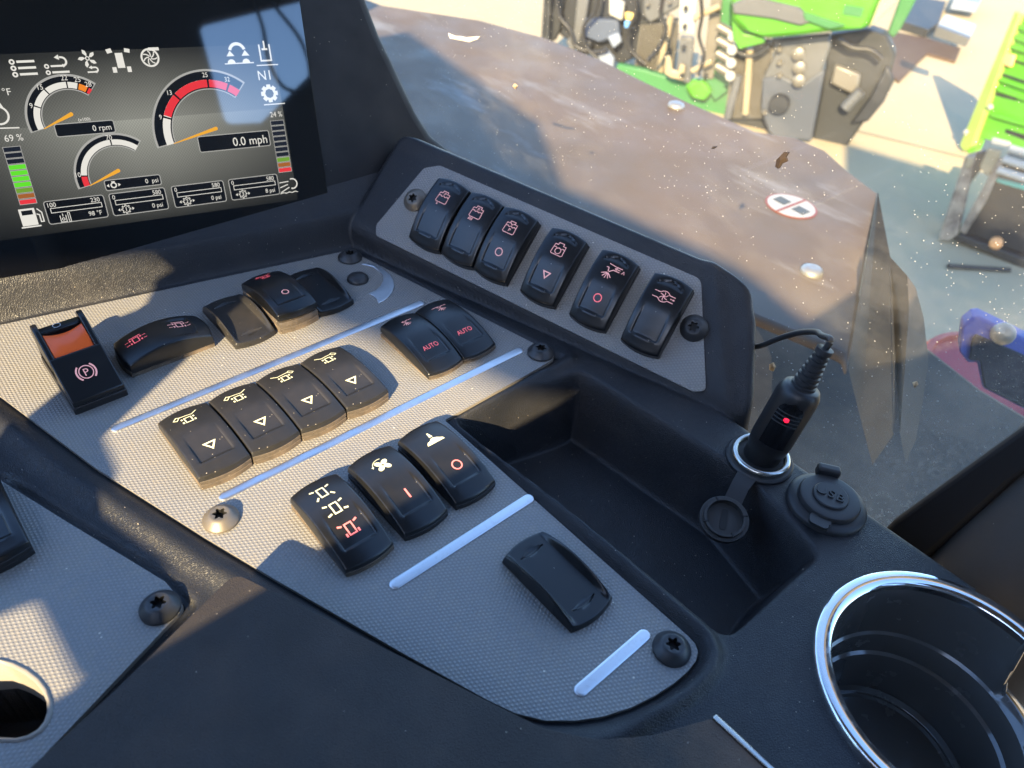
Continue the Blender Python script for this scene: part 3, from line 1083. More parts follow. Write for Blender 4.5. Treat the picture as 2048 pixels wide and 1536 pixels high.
# parking brake switch
pb = empty('parking_brake_switch', (0.0443, 0.3505, 0))
tag(pb, 'black parking brake switch with orange slide lock and red P symbol', 'switch')
W = 0.0262
mb = MB()
mb.box((0, 0.026, 0.0012), (W + 0.001, 0.0535, 0.0064))
bevel(mb.build('bezel', M_BASEC, pb, 30), 0.0008, 2)
prof = [(-0.0006, 0.0046), (-0.0006, 0.0078), (0.012, 0.0142), (0.0240, 0.0202), (0.0252, 0.0196), (0.0270, 0.0110), (0.0500, 0.0110), (0.0512, 0.0046)]
mb = MB()
mb.prism([(-W / 2, y, z) for y, z in prof], (W, 0, 0))
bevel(mb.build('housing', M_CAP, pb, 30), 0.0007, 3)
ear = [(0.0215, 0.0186), (0.0290, 0.0225), (0.0400, 0.0280), (0.0440, 0.0292), (0.0475, 0.0288), (0.0500, 0.0262), (0.0512, 0.0180), (0.0512, 0.0046), (0.0230, 0.0046)]
for sx in (-1, 1):
    mb = MB()
    x = sx * W / 2 - (0.0030 if sx > 0 else 0)
    mb.prism([(x, y, z) for y, z in ear], (0.0030, 0, 0))
    bevel(mb.build('side_guard', M_CAP, pb, 30), 0.0009, 3)
mb = MB()
pts = []
n = 14
for i in range(n + 1):
    u = -1 + 2 * i / n
    for (y, z) in ((0.0250, 0.0135), (0.0258, 0.0192), (0.0300, 0.0222 - 0.0012 * (1 - u * u)), (0.0370, 0.0252 - 0.0024 * (1 - u * u)), (0.0400, 0.0256 - 0.0026 * (1 - u * u)), (0.0412, 0.0120)):
        pts.append((u * (W / 2 - 0.0031), y, z))
fs = []
for i in range(n):
    for j in range(5):
        a = i * 6 + j
        fs.append((a, a + 1, a + 7, a + 6))
fs += [tuple(range(6)), tuple(range(n * 6, n * 6 + 6))]
bevel(mesh('slide_lock', pts, fs, M_ORANGE, pb, 45), 0.0004, 2)
mb = MB()
mb.prism([(-W / 2 + 0.003, y, z) for y, z in ((0.0420, 0.0100), (0.0420, 0.0246), (0.0428, 0.0252), (0.0474, 0.0252), (0.0488, 0.0236), (0.0492, 0.0100))], (W - 0.006, 0, 0))
hb = bevel(mb.build('rear_bar', M_CAP, pb, 40), 0.0006, 2)
lay('ring_mark', [[Vector((p[0], p[1])) for p in q] for q in ring2(0, 0, 1.9, 0.5)], mat('grey_print', (0.35, 0.36, 0.38), 0.5), pb, lambda x, y: 0.0252, -0.0012, 0.0449, 0.0003)
def pslope(x, y):
    return 0.0078 + (y + 0.0006) * (0.0142 - 0.0078) / 0.0126
P_ = ring2(0, 0, 3.4, 0.5) + text2('P', 3.9, 0.1, 0) + stroke(arc(0, 0, 4.7, 130, 230, 12), 0.85) + stroke(arc(0, 0, 4.7, -50, 50, 12), 0.85)
lay('symbol', P_, M_SYMP, pb, lambda x, y: min(pslope(x, y), 0.0142 + (y - 0.012) * 0.5), 0.0, 0.0120, 0.0003)

# ------------------------------------------------------------------ armrest pad in front
PAD = [(0.04767, 0.19598), (0.05687, 0.17557), (0.0792, 0.12401), (0.09397, 0.08948), (0.10349, 0.06855), (0.11618, 0.05316), (0.13306, 0.04166), (0.15434, 0.03206), (0.15497, 0.00585)]
PAD += [(0.19, -0.12), (-0.09, -0.06)] + [(-0.03928, 0.16668), (-0.00809, 0.17618)]
arm = empty('armrest', (0, 0, 0))
tag(arm, 'dark brown vinyl armrest pad at the bottom with a pale metal end strip', 'armrest')
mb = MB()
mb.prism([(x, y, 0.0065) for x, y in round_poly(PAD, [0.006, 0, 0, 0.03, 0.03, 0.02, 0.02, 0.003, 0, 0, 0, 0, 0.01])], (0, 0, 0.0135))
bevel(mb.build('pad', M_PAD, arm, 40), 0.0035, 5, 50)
A, B = Vector((0.15434, 0.03206)), Vector((0.15497, 0.00585))
t = (B - A).normalized()
n = Vector((-t.y, t.x))
mb = MB()
q = [A + n * 0.0002, B + n * 0.0002, B + n * 0.0022, A + n * 0.0022]
mb.prism([(p.x, p.y, 0.0070) for p in q], (0, 0, 0.0138))
bevel(mb.build('end_strip', M_STEEL, arm, 30), 0.0004, 2)

# ------------------------------------------------------------------ lighter socket, plugged adapter, cap
SOCK = (0.3017, 0.1062)
so = empty('lighter_socket', (SOCK[0], SOCK[1], 0))
tag(so, 'round power socket with a worn chrome ring and its cover hanging on a strap', 'socket')
mb = MB()
mb.lathe([(0.0182, -0.001), (0.0182, 0.0012), (0.0172, 0.0022), (0.0128, 0.0022), (0.0128, -0.001)], 48, close=True)
mb.build('flange', M_RUB, so, 40)
mb = MB()
mb.lathe([(0.0140 + 0.0019 * math.cos(a), 0.0034 + 0.0021 * math.sin(a)) for a in [2 * math.pi * q / 14 for q in range(14)]], 56, close=True)
mb.build('chrome_ring', M_STEEL, so, 60)
mb = MB()
mb.lathe([(0.0127, 0.0035), (0.0124, -0.02), (0.0, -0.02)], 40)
mb.build('barrel', M_SOCK, so, 40)
CAPC = (0.2586, 0.0953, -0.0075)
strap = [(SOCK[0] - 0.0165, SOCK[1] - 0.0035, 0.0016), (0.2770, 0.1010, 0.0012), (0.2705, 0.0990, -0.0030), (0.2660, 0.0975, -0.0062)]
vs, fs = [], []
for i, p in enumerate(strap):
    w = (0.0052, 0.0046, 0.0046, 0.0048)[i]
    a, b = Vector(strap[max(0, i - 1)]), Vector(strap[min(3, i + 1)])
    t = (b - a).normalized()
    s = Vector((-t.y, t.x, 0)).normalized() * w
    vs += [tuple(Vector(p) + s), tuple(Vector(p) - s), tuple(Vector(p) - s - Vector((0, 0, 0.0011))), tuple(Vector(p) + s - Vector((0, 0, 0.0011)))]
for i in range(3):
    for q in range(4):
        q2 = (q + 1) % 4
        fs.append((i * 4 + q, i * 4 + q2, i * 4 + 4 + q2, i * 4 + 4 + q))
fs += [(0, 1, 2, 3), (12, 13, 14, 15)]
mesh('strap', [(v[0] - SOCK[0], v[1] - SOCK[1], v[2]) for v in vs], fs, M_RUB, so, 50)
cap_o = empty('cover', (CAPC[0] - SOCK[0], CAPC[1] - SOCK[1], CAPC[2]))
cap_o.parent = so
cap_o.scale = (0.87, 0.87, 0.87)
cap_o.rotation_euler = (math.radians(8), math.radians(-16), 0)
mb = MB()
mb.lathe([(0.0, -0.0030), (0.0138, -0.0030), (0.0143, -0.0022), (0.0143, 0.0012), (0.0135, 0.0015), (0.0122, 0.0014), (0.0122, 0.0040), (0.0106, 0.0040), (0.0104, -0.0005), (0.0, -0.0005)], 44)
o = mb.build('cup', mat('dusty_black_rubber', (0.030, 0.029, 0.028), 0.6), cap_o, 35)
mb = MB()
for a in (0.3, 2.1, 3.6, 5.2):
    mb.box((0.0116 * math.cos(a), 0.0116 * math.sin(a), 0.0036), (0.0030, 0.0007, 0.0016), a)
mb.prism([(x, y, -0.0004) for x, y in round_poly([(-0.0020, -0.0066), (0.0020, -0.0066), (0.0020, 0.0066), (-0.0020, 0.0066)], 0.0018)], (0, 0, 0.00025))
o = mb.build('slot', M_SOCK, cap_o, 30)
o.rotation_euler = (0, 0, -1.0)

# adapter plug
ax = Vector((0.235, -0.03, 0.97)).normalized()
az = ax
axx = Vector((1, 0, 0)) - az * az.x
axx.normalize()
ayy = az.cross(axx)
PM = frame((SOCK[0] - 0.0010, SOCK[1], -0.004), axx, ayy, az)
plug = empty('charger_plug', mw=PM)
tag(plug, 'black lighter plug with ribbed strain relief and red lamp standing in the socket', 'plug')
mb = MB()
mb.lathe([(0.0098, -0.012), (0.0098, 0.012), (0.0107, 0.0135), (0.0112, 0.020), (0.0112, 0.0475), (0.0108, 0.0505), (0.0094, 0.0535), (0.0082, 0.0542), (0.0, 0.0542)], 44)
mb.build('body', mat('plug_body', (0.013, 0.013, 0.014), 0.42), plug, 45)
mb = MB()
z = 0.0540
prof = []
for k in range(7):
    r = 0.0064 - 0.00036 * k
    prof += [(r, z), (r, z + 0.0015), (r - 0.0011, z + 0.0018), (r - 0.0011, z + 0.0027)]
    z += 0.0029
prof += [(0.0043, z), (0.0043, z + 0.0028), (0.0030, z + 0.0030), (0.0, z + 0.0030)]
mb.lathe(prof, 28)
mb.build('strain_relief', M_RUB, plug, 30)
ztop = z + 0.0030
# flat label field on the side towards the viewer
va = math.atan2(-0.0, -1)
def on_side(ang, r):
    return Vector((r * math.cos(ang), r * math.sin(ang), 0))
view = Vector((0, 0, 0.29)) - PM.translation
fa = math.atan2(view.dot(ayy), view.dot(axx)) - math.radians(-8)
def side_patch(name, z0, z1, half, r, m, nn=9, rnd=True):
    vs, fs = [], []
    rows = 12
    for j in range(rows + 1):
        zz = z0 + (z1 - z0) * j / rows
        h = half
        if rnd:
            e = (z1 - zz) / (half * 0.0112)
            if e < 1:
                h = half * math.sqrt(max(0, 1 - (1 - e) ** 2))
        for i in range(nn):
            a = fa - h + 2 * h * i / (nn - 1)
            vs.append((r * math.cos(a), r * math.sin(a), zz))
    for j in range(rows):
        for i in range(nn - 1):
            a = j * nn + i
            fs.append((a, a + 1, a + nn + 1, a + nn))
    return mesh(name, vs, fs, m, plug, 60)
side_patch('label_field', 0.0200, 0.0480, 0.62, 0.01135, mat('gloss_black_label', (0.006, 0.006, 0.007), 0.2))
mb = MB()
for k in range(4):
    zz = 0.0350 + 0.0022 * k
    pts = [(0.01145 * math.cos(fa - 0.6 + 1.2 * i / 10), 0.01145 * math.sin(fa - 0.6 + 1.2 * i / 10), zz) for i in range(11)]
    mb.tube(pts, 0.00034, 6)
mb.build('grip_rib', M_RUB, plug, 60, kind=None)
mb = MB()
c = on_side(fa, 0.0113)
mb.lathe([(0.0014, 0.0), (0.0013, 0.0005), (0.0008, 0.0009), (0.0, 0.0010)], 16)
led = mb.build('lamp', M_LED, plug, 60)
dirv = Vector((math.cos(fa), math.sin(fa), 0))
led.matrix_local = frame((c.x, c.y, 0.0382), (-math.sin(fa), math.cos(fa), 0), (0, 0, 1), dirv)
# cable from the strain relief, over and down behind the pod
tip = PM @ Vector((0, 0, ztop - 0.001))
def bez(pts, n=16):
    out = []
    P = [Vector(p) for p in pts]
    for i in range(len(P) - 1):
        p0, p1, p2, p3 = P[max(0, i - 1)], P[i], P[i + 1], P[min(len(P) - 1, i + 2)]
        for q in range(n):
            t = q / n
            out.append(0.5 * ((2 * p1) + (p2 - p0) * t + (2 * p0 - 5 * p1 + 4 * p2 - p3) * t * t + (3 * p1 - p0 - 3 * p2 + p3) * t ** 3))
    out.append(P[-1])
    return out
cab = [tip, tip + az * 0.006, (0.32403, 0.11003, 0.0728), (0.32956, 0.11518, 0.06926), (0.33858, 0.12606, 0.058), (0.34589, 0.13805, 0.04324), (0.35304, 0.14915, 0.02763), (0.36022, 0.15971, 0.01464), (0.36721, 0.16704, 0.00041)]
mb = MB()
mb.tube(bez(cab, 8), 0.00165, 10)
o = mb.build('cable', M_RUB, None, 60)
o.parent = plug
o.matrix_parent_inverse = PM.inverted()
loop = [(0.36888, 0.16652, 0.00889), (0.37071, 0.1627, 0.00731), (0.37017, 0.15932, 0.00416), (0.36751, 0.15778, 0.00079), (0.36406, 0.15887, -0.00111)]
mb = MB()
mb.tube(bez(loop, 6), 0.00165, 10)
o = mb.build('cable_loop', M_RUB, None, 60)
o.parent = plug
o.matrix_parent_inverse = PM.inverted()

# ------------------------------------------------------------------ USB port
US_C = (0.3029, 0.0655)
usb = empty('usb_port', (US_C[0], US_C[1], 0.0))
tag(usb, 'round black rubber lid embossed USB beside the power socket', 'port')
mb = MB()
mb.lathe([(0.0201, -0.001), (0.0201, 0.0016), (0.0194, 0.0026), (0.0168, 0.0034), (0.0158, 0.0036), (0.0, 0.0036)], 56)
mb.build('flange', M_RUB, usb, 40)
mb = MB()
mb.lathe([(0.0155, 0.0034), (0.0157, 0.0052), (0.0150, 0.0066), (0.0143, 0.0069), (0.0094, 0.0067), (0.0091, 0.0067), (0.0089, 0.0077), (0.0084, 0.0081), (0.0, 0.0081)], 56)
lid = mb.build('lid', M_RUB, usb, 35)
la = math.radians(-72)
polys = text2('U', 5.2, -4.9, 0, xs=1.08) + text2('S', 5.2, 0, 0, xs=1.05) + text2('B', 5.2, 4.6, 0, xs=1.05)
vs, fs = [], []
for p in polys:
    k = len(vs)
    for q in p:
        x, y = q[0] / 1000, q[1] / 1000
        vs.append((x * math.cos(la) - y * math.sin(la), x * math.sin(la) + y * math.cos(la), 0.0081))
    fs.append(tuple(range(k, k + len(p))))
me = bpy.data.meshes.new('lettering')
me.from_pydata(vs, [], fs)
me.update()
bm = bmesh.new()
bm.from_mesh(me)
bmesh.ops.remove_doubles(bm, verts=bm.verts, dist=1e-6)
bmesh.ops.recalc_face_normals(bm, faces=bm.faces)
ret = bmesh.ops.extrude_face_region(bm, geom=list(bm.faces))
for v in [g for g in ret['geom'] if isinstance(g, bmesh.types.BMVert)]:
    v.co.z += 0.0008
bm.to_mesh(me)
bm.free()
link('lettering', me, M_RUB, lid)
ta = math.radians(196)
mb = MB()
mb.prism([(x, y, 0.0034) for x, y in round_poly([(0.0140, -0.0058), (0.0215, -0.0046), (0.0215, 0.0046), (0.0140, 0.0058)], 0.003)], (0, 0, 0.0020))
o = bevel(mb.build('finger_tab', M_RUB, usb, 40), 0.0005, 2)
o.rotation_euler = (0, 0, ta)
mb = MB()
mb.box((0.0178, 0, 0.0068), (0.0056, 0.0120, 0.0068))
o = bevel(mb.build('hinge', M_RUB, usb, 40), 0.0016, 3)
o.rotation_euler = (0, 0, math.radians(35))

# ------------------------------------------------------------------ cup holder
cup = empty('cup_holder', (CUP_C[0], CUP_C[1], 0.0))
tag(cup, 'round glossy black cup holder with a chrome rim and handle notch', 'cup holder')
A0, A1 = math.radians(-52), math.radians(268)     # the rim runs round all but the handle notch at the front right
def sweep(prof_at, a0, a1, n, close_prof=False):
    vs, fs = [], []
    k = None
    for i in range(n + 1):
        a = a0 + (a1 - a0) * i / n
        pr = prof_at(a)
        k = len(pr)
        for r, z in pr:
            vs.append((r * math.cos(a), r * math.sin(a), z))
    for i in range(n):
        for j in range(k if close_prof else k - 1):
            j2 = (j + 1) % k
            fs.append((i * k + j, i * k + j2, (i + 1) * k + j2, (i + 1) * k + j))
    return vs, fs
def rim(a):
    return [(0.0578, -0.002), (0.0578, 0.0016), (0.0574, 0.0028), (0.0566, 0.0033), (0.0540, 0.0034), (0.0512, 0.0031), (0.0499, 0.0016), (0.0506, -0.003)]
N0, N1 = math.radians(-58), math.radians(-14)
v, f = sweep(rim, N1, N0 + 2 * math.pi, 120, True)
f += [tuple(range(8)), tuple(range(120 * 8, 121 * 8))]
mesh('chrome_rim', v, f, M_CHROME, cup, 45)
def wall(a):
    d = (a - N0) % (2 * math.pi)
    w = (N1 - N0)
    drop = 0.0
    if d < w:
        drop = 0.030 * ss(0, 0.18, d / w) * ss(1, 0.82, d / w)
    z0 = -0.0012 - drop
    def zz(z):
        return min(z, z0 - 0.0005 - 0.0004 * (-z * 100))
    return [(0.0508, z0), (0.0502, zz(-0.004)), (0.0490, zz(-0.018)), (0.0475, zz(-0.034)), (0.0462, zz(-0.0352)), (0.0455, zz(-0.0380)), (0.0448, -0.0480), (0.0432, -0.0492), (0.0426, -0.0520), (0.0405, -0.0760), (0.0385, -0.0785), (0.0372, -0.0776), (0.0366, -0.0776), (0.0355, -0.0790), (0.0, -0.0790)]
v, f = sweep(wall, 0, 2 * math.pi, 140)
mesh('well', v, f, M_GLOSSB, cup, 32)
def skirt(a):
    return [(0.0518, -0.031), (0.0560, -0.034), (0.0620, -0.040), (0.0660, -0.10)]
v, f = sweep(skirt, N0 - 0.1, N1 + 0.1, 40)
mesh('notch_apron', v, f, M_GLOSSB, cup, 40)
for an in (N0, N1):
    c, s = math.cos(an), math.sin(an)
    pts = [(0.0513 * c, 0.0513 * s, 0.002), (0.0512 * c, 0.0512 * s, -0.010), (0.0508 * c + (0.002 * s if an == N1 else -0.002 * s), 0.0508 * s - (0.002 * c if an == N1 else -0.002 * c), -0.022), (0.0505 * math.cos(an + (-0.12 if an == N1 else 0.12)), 0.0505 * math.sin(an + (-0.12 if an == N1 else 0.12)), -0.031)]
    mb = MB()
    mb.tube(bez(pts, 6), 0.0016, 8)
    mb.build('notch_edge', M_GLOSSB, cup, 60)

# ------------------------------------------------------------------ monitor
SM = frame(SO, SX, SY, SN)
mon = empty('monitor', mw=SM)
tag(mon, 'on-board computer monitor showing round gauges and bar readouts', 'monitor')
HP = [(-0.20, 0.160)] + [(0.16575, 0.15227), (0.16736, 0.14342), (0.17425, 0.12206), (0.18524, 0.09625), (0.19591, 0.07062), (0.20619, 0.0535), (0.22169, 0.04093), (0.2533, -0.00722)] + [(0.2, -0.045), (-0.2, -0.045)]
mb = MB()
mb.prism([(x, y, -0.045) for x, y in round_poly(HP, [0, 0, 0, 0.02, 0.02, 0.02, 0.02, 0.02, 0, 0, 0])], (0, 0, 0.045))
bevel(mb.build('housing', M_HOUS, mon, 30), 0.006, 4, 50)
GL = [(-0.15, 0.0008), (0.1205, 0.0008), (0.1205, 0.156), (-0.15, 0.156)]
M_GLASSB = mat('black_screen_glass', (0.0025, 0.0025, 0.003), 0.035, spec=1.0, coat=1.0)
mb = MB()
mb.prism([(x, y, 0.0002) for x, y in round_poly(GL, 0.002)], (0, 0, 0.0016))
bevel(mb.build('glass', M_GLASSB, mon, 30), 0.0005, 2)
ZS = 0.00186
def flat(name, polys, m, parent, dz):
    """2-D polygons in mm on the screen"""
    return lay(name, polys, m, parent, lambda x, y: ZS, 0, 0, dz)
def scr_mat(name, col, s=1.0):
    return mat(name, (0.004, 0.004, 0.004), 0.035, spec=1.0, emit=col, estr=s * 0.205, coat=1.0)
K_W = scr_mat('screen_white', (0.78, 0.75, 0.68))
K_SIL = scr_mat('screen_silver', (0.40, 0.39, 0.36))
K_BLK = scr_mat('screen_black', (0.004, 0.004, 0.005))
K_DK = scr_mat('screen_dark_blue', (0.010, 0.012, 0.020))
K_RED = scr_mat('screen_red', (0.78, 0.035, 0.045))
K_ORG = scr_mat('screen_orange', (0.85, 0.24, 0.02))
K_NDL = scr_mat('screen_amber', (0.86, 0.40, 0.03))
K_GRN = scr_mat('screen_green', (0.12, 0.72, 0.02))
K_OLV = scr_mat('screen_olive', (0.16, 0.33, 0.03))
K_BRN = scr_mat('screen_brown', (0.36, 0.11, 0.02))
M_BG = scr_mat('screen_backdrop', (0.1, 0.1, 0.09))
nt = NT(M_BG)
v = nt.coord()
sx = nt.n('ShaderNodeSeparateXYZ')
nt.l(v, sx.inputs[0])
yy = sx.outputs[1]
horizon = nt.math('SUBTRACT', yy, 0.0810)
up = nt.ramp(horizon, 0.0, 0.036, 0.20, 0.03)
dn = nt.ramp(horizon, -0.060, 0.0, 0.02, 0.27)
val = nt.math('ADD', nt.math('MULTIPLY', nt.math('GREATER_THAN', horizon, 0.0), up), nt.math('MULTIPLY', nt.math('LESS_THAN', horizon, 0.0), dn))
dxn = nt.math('ABSOLUTE', nt.math('SUBTRACT', sx.outputs[0], 0.015))
val = nt.math('MULTIPLY', val, nt.ramp(dxn, 0.010, 0.085, 1.2, 0.36))
k = 2 * math.pi / 0.0016
wv = nt.math('MULTIPLY', nt.math('SINE', nt.math('MULTIPLY', sx.outputs[0], k)), nt.math('SINE', nt.math('MULTIPLY', yy, k * 0.8)))
val = nt.math('MULTIPLY', val, nt.ramp(wv, -1, 1, 0.80, 1.2))
cc = nt.n('ShaderNodeCombineColor')
nt.l(nt.math('MULTIPLY', val, 1.0), cc.inputs[0])
nt.l(nt.math('MULTIPLY', val, 1.0), cc.inputs[1])
nt.l(nt.math('MULTIPLY', val, 0.86), cc.inputs[2])
nt.l(cc.outputs[0], nt.b.inputs['Emission Color'])
flat('screen_image', [[Vector(p) for p in ((-82, 21.8), (98.9, 21.8), (98.9, 119.0), (-82, 119.0))]], M_BG, mon, 0.00002)

def band(cx, cy, r0, r1, a0, a1, n=40):
    out = []
    for i in range(n):
        p = [math.radians(a0 + (a1 - a0) * (i + d) / n) for d in (0, 1)]
        out.append([Vector((cx + r0 * math.cos(p[0]), cy + r0 * math.sin(p[0]))), Vector((cx + r1 * math.cos(p[0]), cy + r1 * math.sin(p[0]))),
                    Vector((cx + r1 * math.cos(p[1]), cy + r1 * math.sin(p[1]))), Vector((cx + r0 * math.cos(p[1]), cy + r0 * math.sin(p[1])))])
    return out
def needle(cx, cy, r, ang, L):
    a = math.radians(ang)
    p0 = Vector((cx + r * math.cos(a), cy + r * math.sin(a)))
    p1 = Vector((cx + L[0], cy + L[1]))
    t = (p1 - p0).normalized()
    n = Vector((-t.y, t.x))
    pts = [p0 + n * 0.2, p0 - n * 0.2] + [p1 + 1.1 * (math.cos(q) * t + math.sin(q) * n) for q in [math.radians(-80 + 20 * i) for i in range(9)]]
    return fill(pts)
def gauge(cx, cy, ro, ri, a0, a1, white, ticks, ndl, segs):
    g = flat('gauge', band(cx, cy, ri - 0.6, ro, a1, a0), K_SIL, mon, 0.00005)
    flat('dial', band(cx, cy, ri, ro - 1.2, a1 + 1.2, a0 - 1.2), K_BLK, g, 0.00008)
    flat('scale', band(cx, cy, white[0], white[1], white[3], white[2]), K_W, g, 0.00011)
    for m, b0, b1 in segs:
        flat('scale_zone', band(cx, cy, white[0], white[1], b1, b0, 16), m, g, 0.00013)
    for lab, ang, rt, off in ticks:
        flat('tick', band(cx, cy, white[0] - 0.2, white[1] + 0.2, ang - 1.1, ang + 1.1, 2), K_BLK, g, 0.00015)
        a = math.radians(ang + off)
        flat('numeral', text2(lab, 2.7, cx + rt * math.cos(a), cy + rt * math.sin(a), xs=0.9), K_W, g, 0.00015)
    flat('needle', needle(cx, cy, white[0] + 0.3, a0, ndl), K_NDL, g, 0.00018)
    return g
gauge(53.9, 70.3, 36.2, 25.2, 191, 49, (25.9, 30.2, 191, 49), [('9', 159, 31.8, 1), ('13', 130, 32.6, 2), ('25', 87, 33.0, 2), ('32', 63, 32.6, 3)], (0.9, 1.6), [(K_RED, 157, 49)])
gauge(-22.0, 83.8, 24.0, 16.2, 194, 49, (16.6, 19.8, 193, 49), [('9', 155, 21.2, 1), ('15', 123, 21.8, 2), ('22', 87, 22.0, 2), ('25', 70, 21.8, 2), ('28', 55, 21.4, 2)], (-0.9, 2.6), [(K_ORG, 70, 56), (K_RED, 55, 49)])
gauge(-5.5, 50.0, 24.6, 17.4, 192, 50, (17.8, 20.9, 191, 50), [('70', 92, 22.2, 1), ('10', 174, 22.4, -2)], (-0.6, 3.0), [(K_RED, 191, 175)])

def readout(x0, y0, x1, y1, txts, bar=None, r=1.4, icon=None):
    P = round_poly([(x0, y0), (x1, y0), (x1, y1), (x0, y1)], r)
    g = flat('readout_box', fill(P), K_BLK, mon, 0.00020)
    flat('outline', stroke(P, 0.5, True), K_SIL, g, 0.00023)
    for t, s, x, y, al in txts:
        flat('digits', text2(t, s, x, y, al, 0.92), K_W, g, 0.00026)
    if bar:
        flat('bar_outline', stroke([(bar[0], bar[1]), (bar[2], bar[1]), (bar[2], bar[3]), (bar[0], bar[3])], 0.35, True), K_W, g, 0.00025)
    if icon:
        flat('icon', icon, K_W, g, 0.00027)
    return g
readout(42.6, 58.6, 87.0, 68.0, [('0.0 mph', 5.2, 85.2, 63.0, 'RIGHT')])
readout(-33.0, 74.8, -2.2, 81.6, [('0 rpm', 3.2, -4.0, 78.0, 'RIGHT')])
readout(-15.2, 42.2, 16.1, 48.2, [('0  psi', 2.7, 14.6, 45.2, 'RIGHT')],
        icon=ring2(-10.5, 45.0, 1.4, 0.7) + stroke([(-11.5, 47.0), (-9.5, 47.0)], 0.6) + fill([(-14.4, 45.0), (-13.0, 46.0), (-13.0, 44.0)]) + fill([(-6.6, 45.0), (-8.0, 46.0), (-8.0, 44.0)]))
def gear(cx, cy, r0, r1, n=8):
    pts = []
    for i in range(n):
        a = 2 * math.pi * i / n
        for d, r in ((-0.24, r0), (-0.15, r1), (0.15, r1), (0.24, r0)):
            pts.append((cx + r * math.cos(a + d * 2 * math.pi / n * 1.0), cy + r * math.sin(a + d * 2 * math.pi / n * 1.0)))
    return pts
for x0, lo, hi, val, num in ((-49.2, '100', '230', '98 °F', None), (-14.6, '0', '580', '0 psi', '1'), (21.0, '0', '580', '0 psi', '2'), (56.0, '0', '580', '8 psi', '3')):
    ic = None
    if num:
        gx, gy = x0 + 7.6, 30.2
        ic = stroke(gear(gx, gy, 1.9, 2.6), 0.35, True) + text2(num, 2.6, gx, gy) + fill([(gx - 4.6, gy), (gx - 3.4, gy + 0.9), (gx - 3.4, gy - 0.9)]) + fill([(gx + 4.6, gy), (gx + 3.4, gy + 0.9), (gx + 3.4, gy - 0.9)])
    else:
        gx, gy = x0 + 8.2, 29.8
        ic = stroke([(gx - 1.8, gy + 1.6), (gx - 1.8, gy - 2.2), (gx + 1.2, gy - 2.2), (gx + 1.2, gy + 1.6)], 0.4) + ring2(gx - 0.3, gy - 0.6, 0.7, 0.35, 12) + stroke([(gx - 0.3, gy + 2.6), (gx - 0.3, gy + 0.9)], 0.4) + stroke([(gx + 2.4, gy + 2.8), (gx + 3.4, gy + 2.8), (gx + 3.4, gy - 2.4), (gx + 2.4, gy - 2.4)], 0.35, True)
    readout(x0, 27.1, x0 + 31.6, 40.2, [(lo, 2.6, x0 + 1.6, 38.0, 'LEFT'), (hi, 2.6, x0 + 29.2, 38.0, 'RIGHT'), (val, 2.6, x0 + 28.6, 30.3, 'RIGHT')],
            (x0 + 2.6, 33.4, x0 + 29.6, 36.0), 1.6, ic)
def bars(x0, x1, y0, y1, cols):
    n = len(cols)
    h = (y1 - y0) / n
    root = None
    for i, m in enumerate(cols):
        a, b = y0 + h * i + 0.25, y0 + h * (i + 1) - 0.25
        o = flat('bar_segment', fill([(x0, a), (x1, a), (x1, b), (x0, b)]), m, mon, 0.00010)
        flat('outline', stroke([(x0, a), (x1, a), (x1, b), (x0, b)], 0.3, True), K_SIL, o, 0.00013)
bars(-60.8, -52.3, 39.8, 72.0, [K_RED, K_BRN, K_OLV, K_GRN, K_GRN, K_GRN, K_GRN, K_DK, K_DK, K_DK])
bars(89.4, 98.0, 40.6, 73.8, [K_RED, K_BRN, K_OLV, K_DK, K_DK, K_DK, K_DK, K_DK, K_DK, K_DK])
flat('percent_text', text2('69 %', 3.6, -58.6, 76.4, 'LEFT', 0.92), K_W, mon, 0.00012)
flat('percent_text', text2('24 %', 3.2, 90.0, 77.4, 'LEFT', 0.9), K_W, mon, 0.00012)
flat('gear_text', text2('N1', 5.6, 86.6, 101.2, 'LEFT', 0.95), K_W, mon, 0.00012)
flat('degree_text', text2('°F', 3.6, -51.0, 100.2, 'CENTER'), K_W, mon, 0.00012)
flat('exponent_text', text2('(x100)', 1.7, -17.0, 83.2, 'CENTER'), K_W, mon, 0.00012)
ic = []
ic.append(sum((ring2(-44.6, y, 1.0, 0.8, 16) + stroke([(-42.4, y), (-33.8, y)], 1.2) for y in (115.0, 111.8, 108.6)), []))
ic.append(ring2(-28.6, 112.0, 0.9, 0.7, 16) + ring2(-28.6, 108.8, 0.9, 0.7, 16) + stroke([(-26.6, 108.8), (-18.0, 108.8)], 1.1) + stroke([(-26.6, 112.0), (-20.6, 112.0)] + arc(-20.6, 114.2, 2.2, -90, 90, 8) + [(-21.4, 116.4)], 1.0) + fill([(-24.0, 116.4), (-21.6, 117.8), (-21.6, 115.0)]))
fan = []
for k in range(5):
    a = math.radians(72 * k + 20)
    fan += fill([((x * math.cos(a) - y * math.sin(a)) - 7.4, (x * math.sin(a) + y * math.cos(a)) + 115.2) for x, y in ((1.0, 0.2), (2.8, 1.9), (4.7, 1.7), (4.0, 0.3), (2.4, -0.2))])
ic.append(fan + ring2(-7.4, 115.2, 0.9, 0.5, 16) + stroke([(-9.0, 108.0), (-4.6, 108.0)] + arc(-4.6, 109.2, 1.2, -90, 90, 6) + [(-6.4, 110.4)], 0.8) + fill([(-8.0, 110.4), (-6.2, 111.4), (-6.2, 109.4)]))
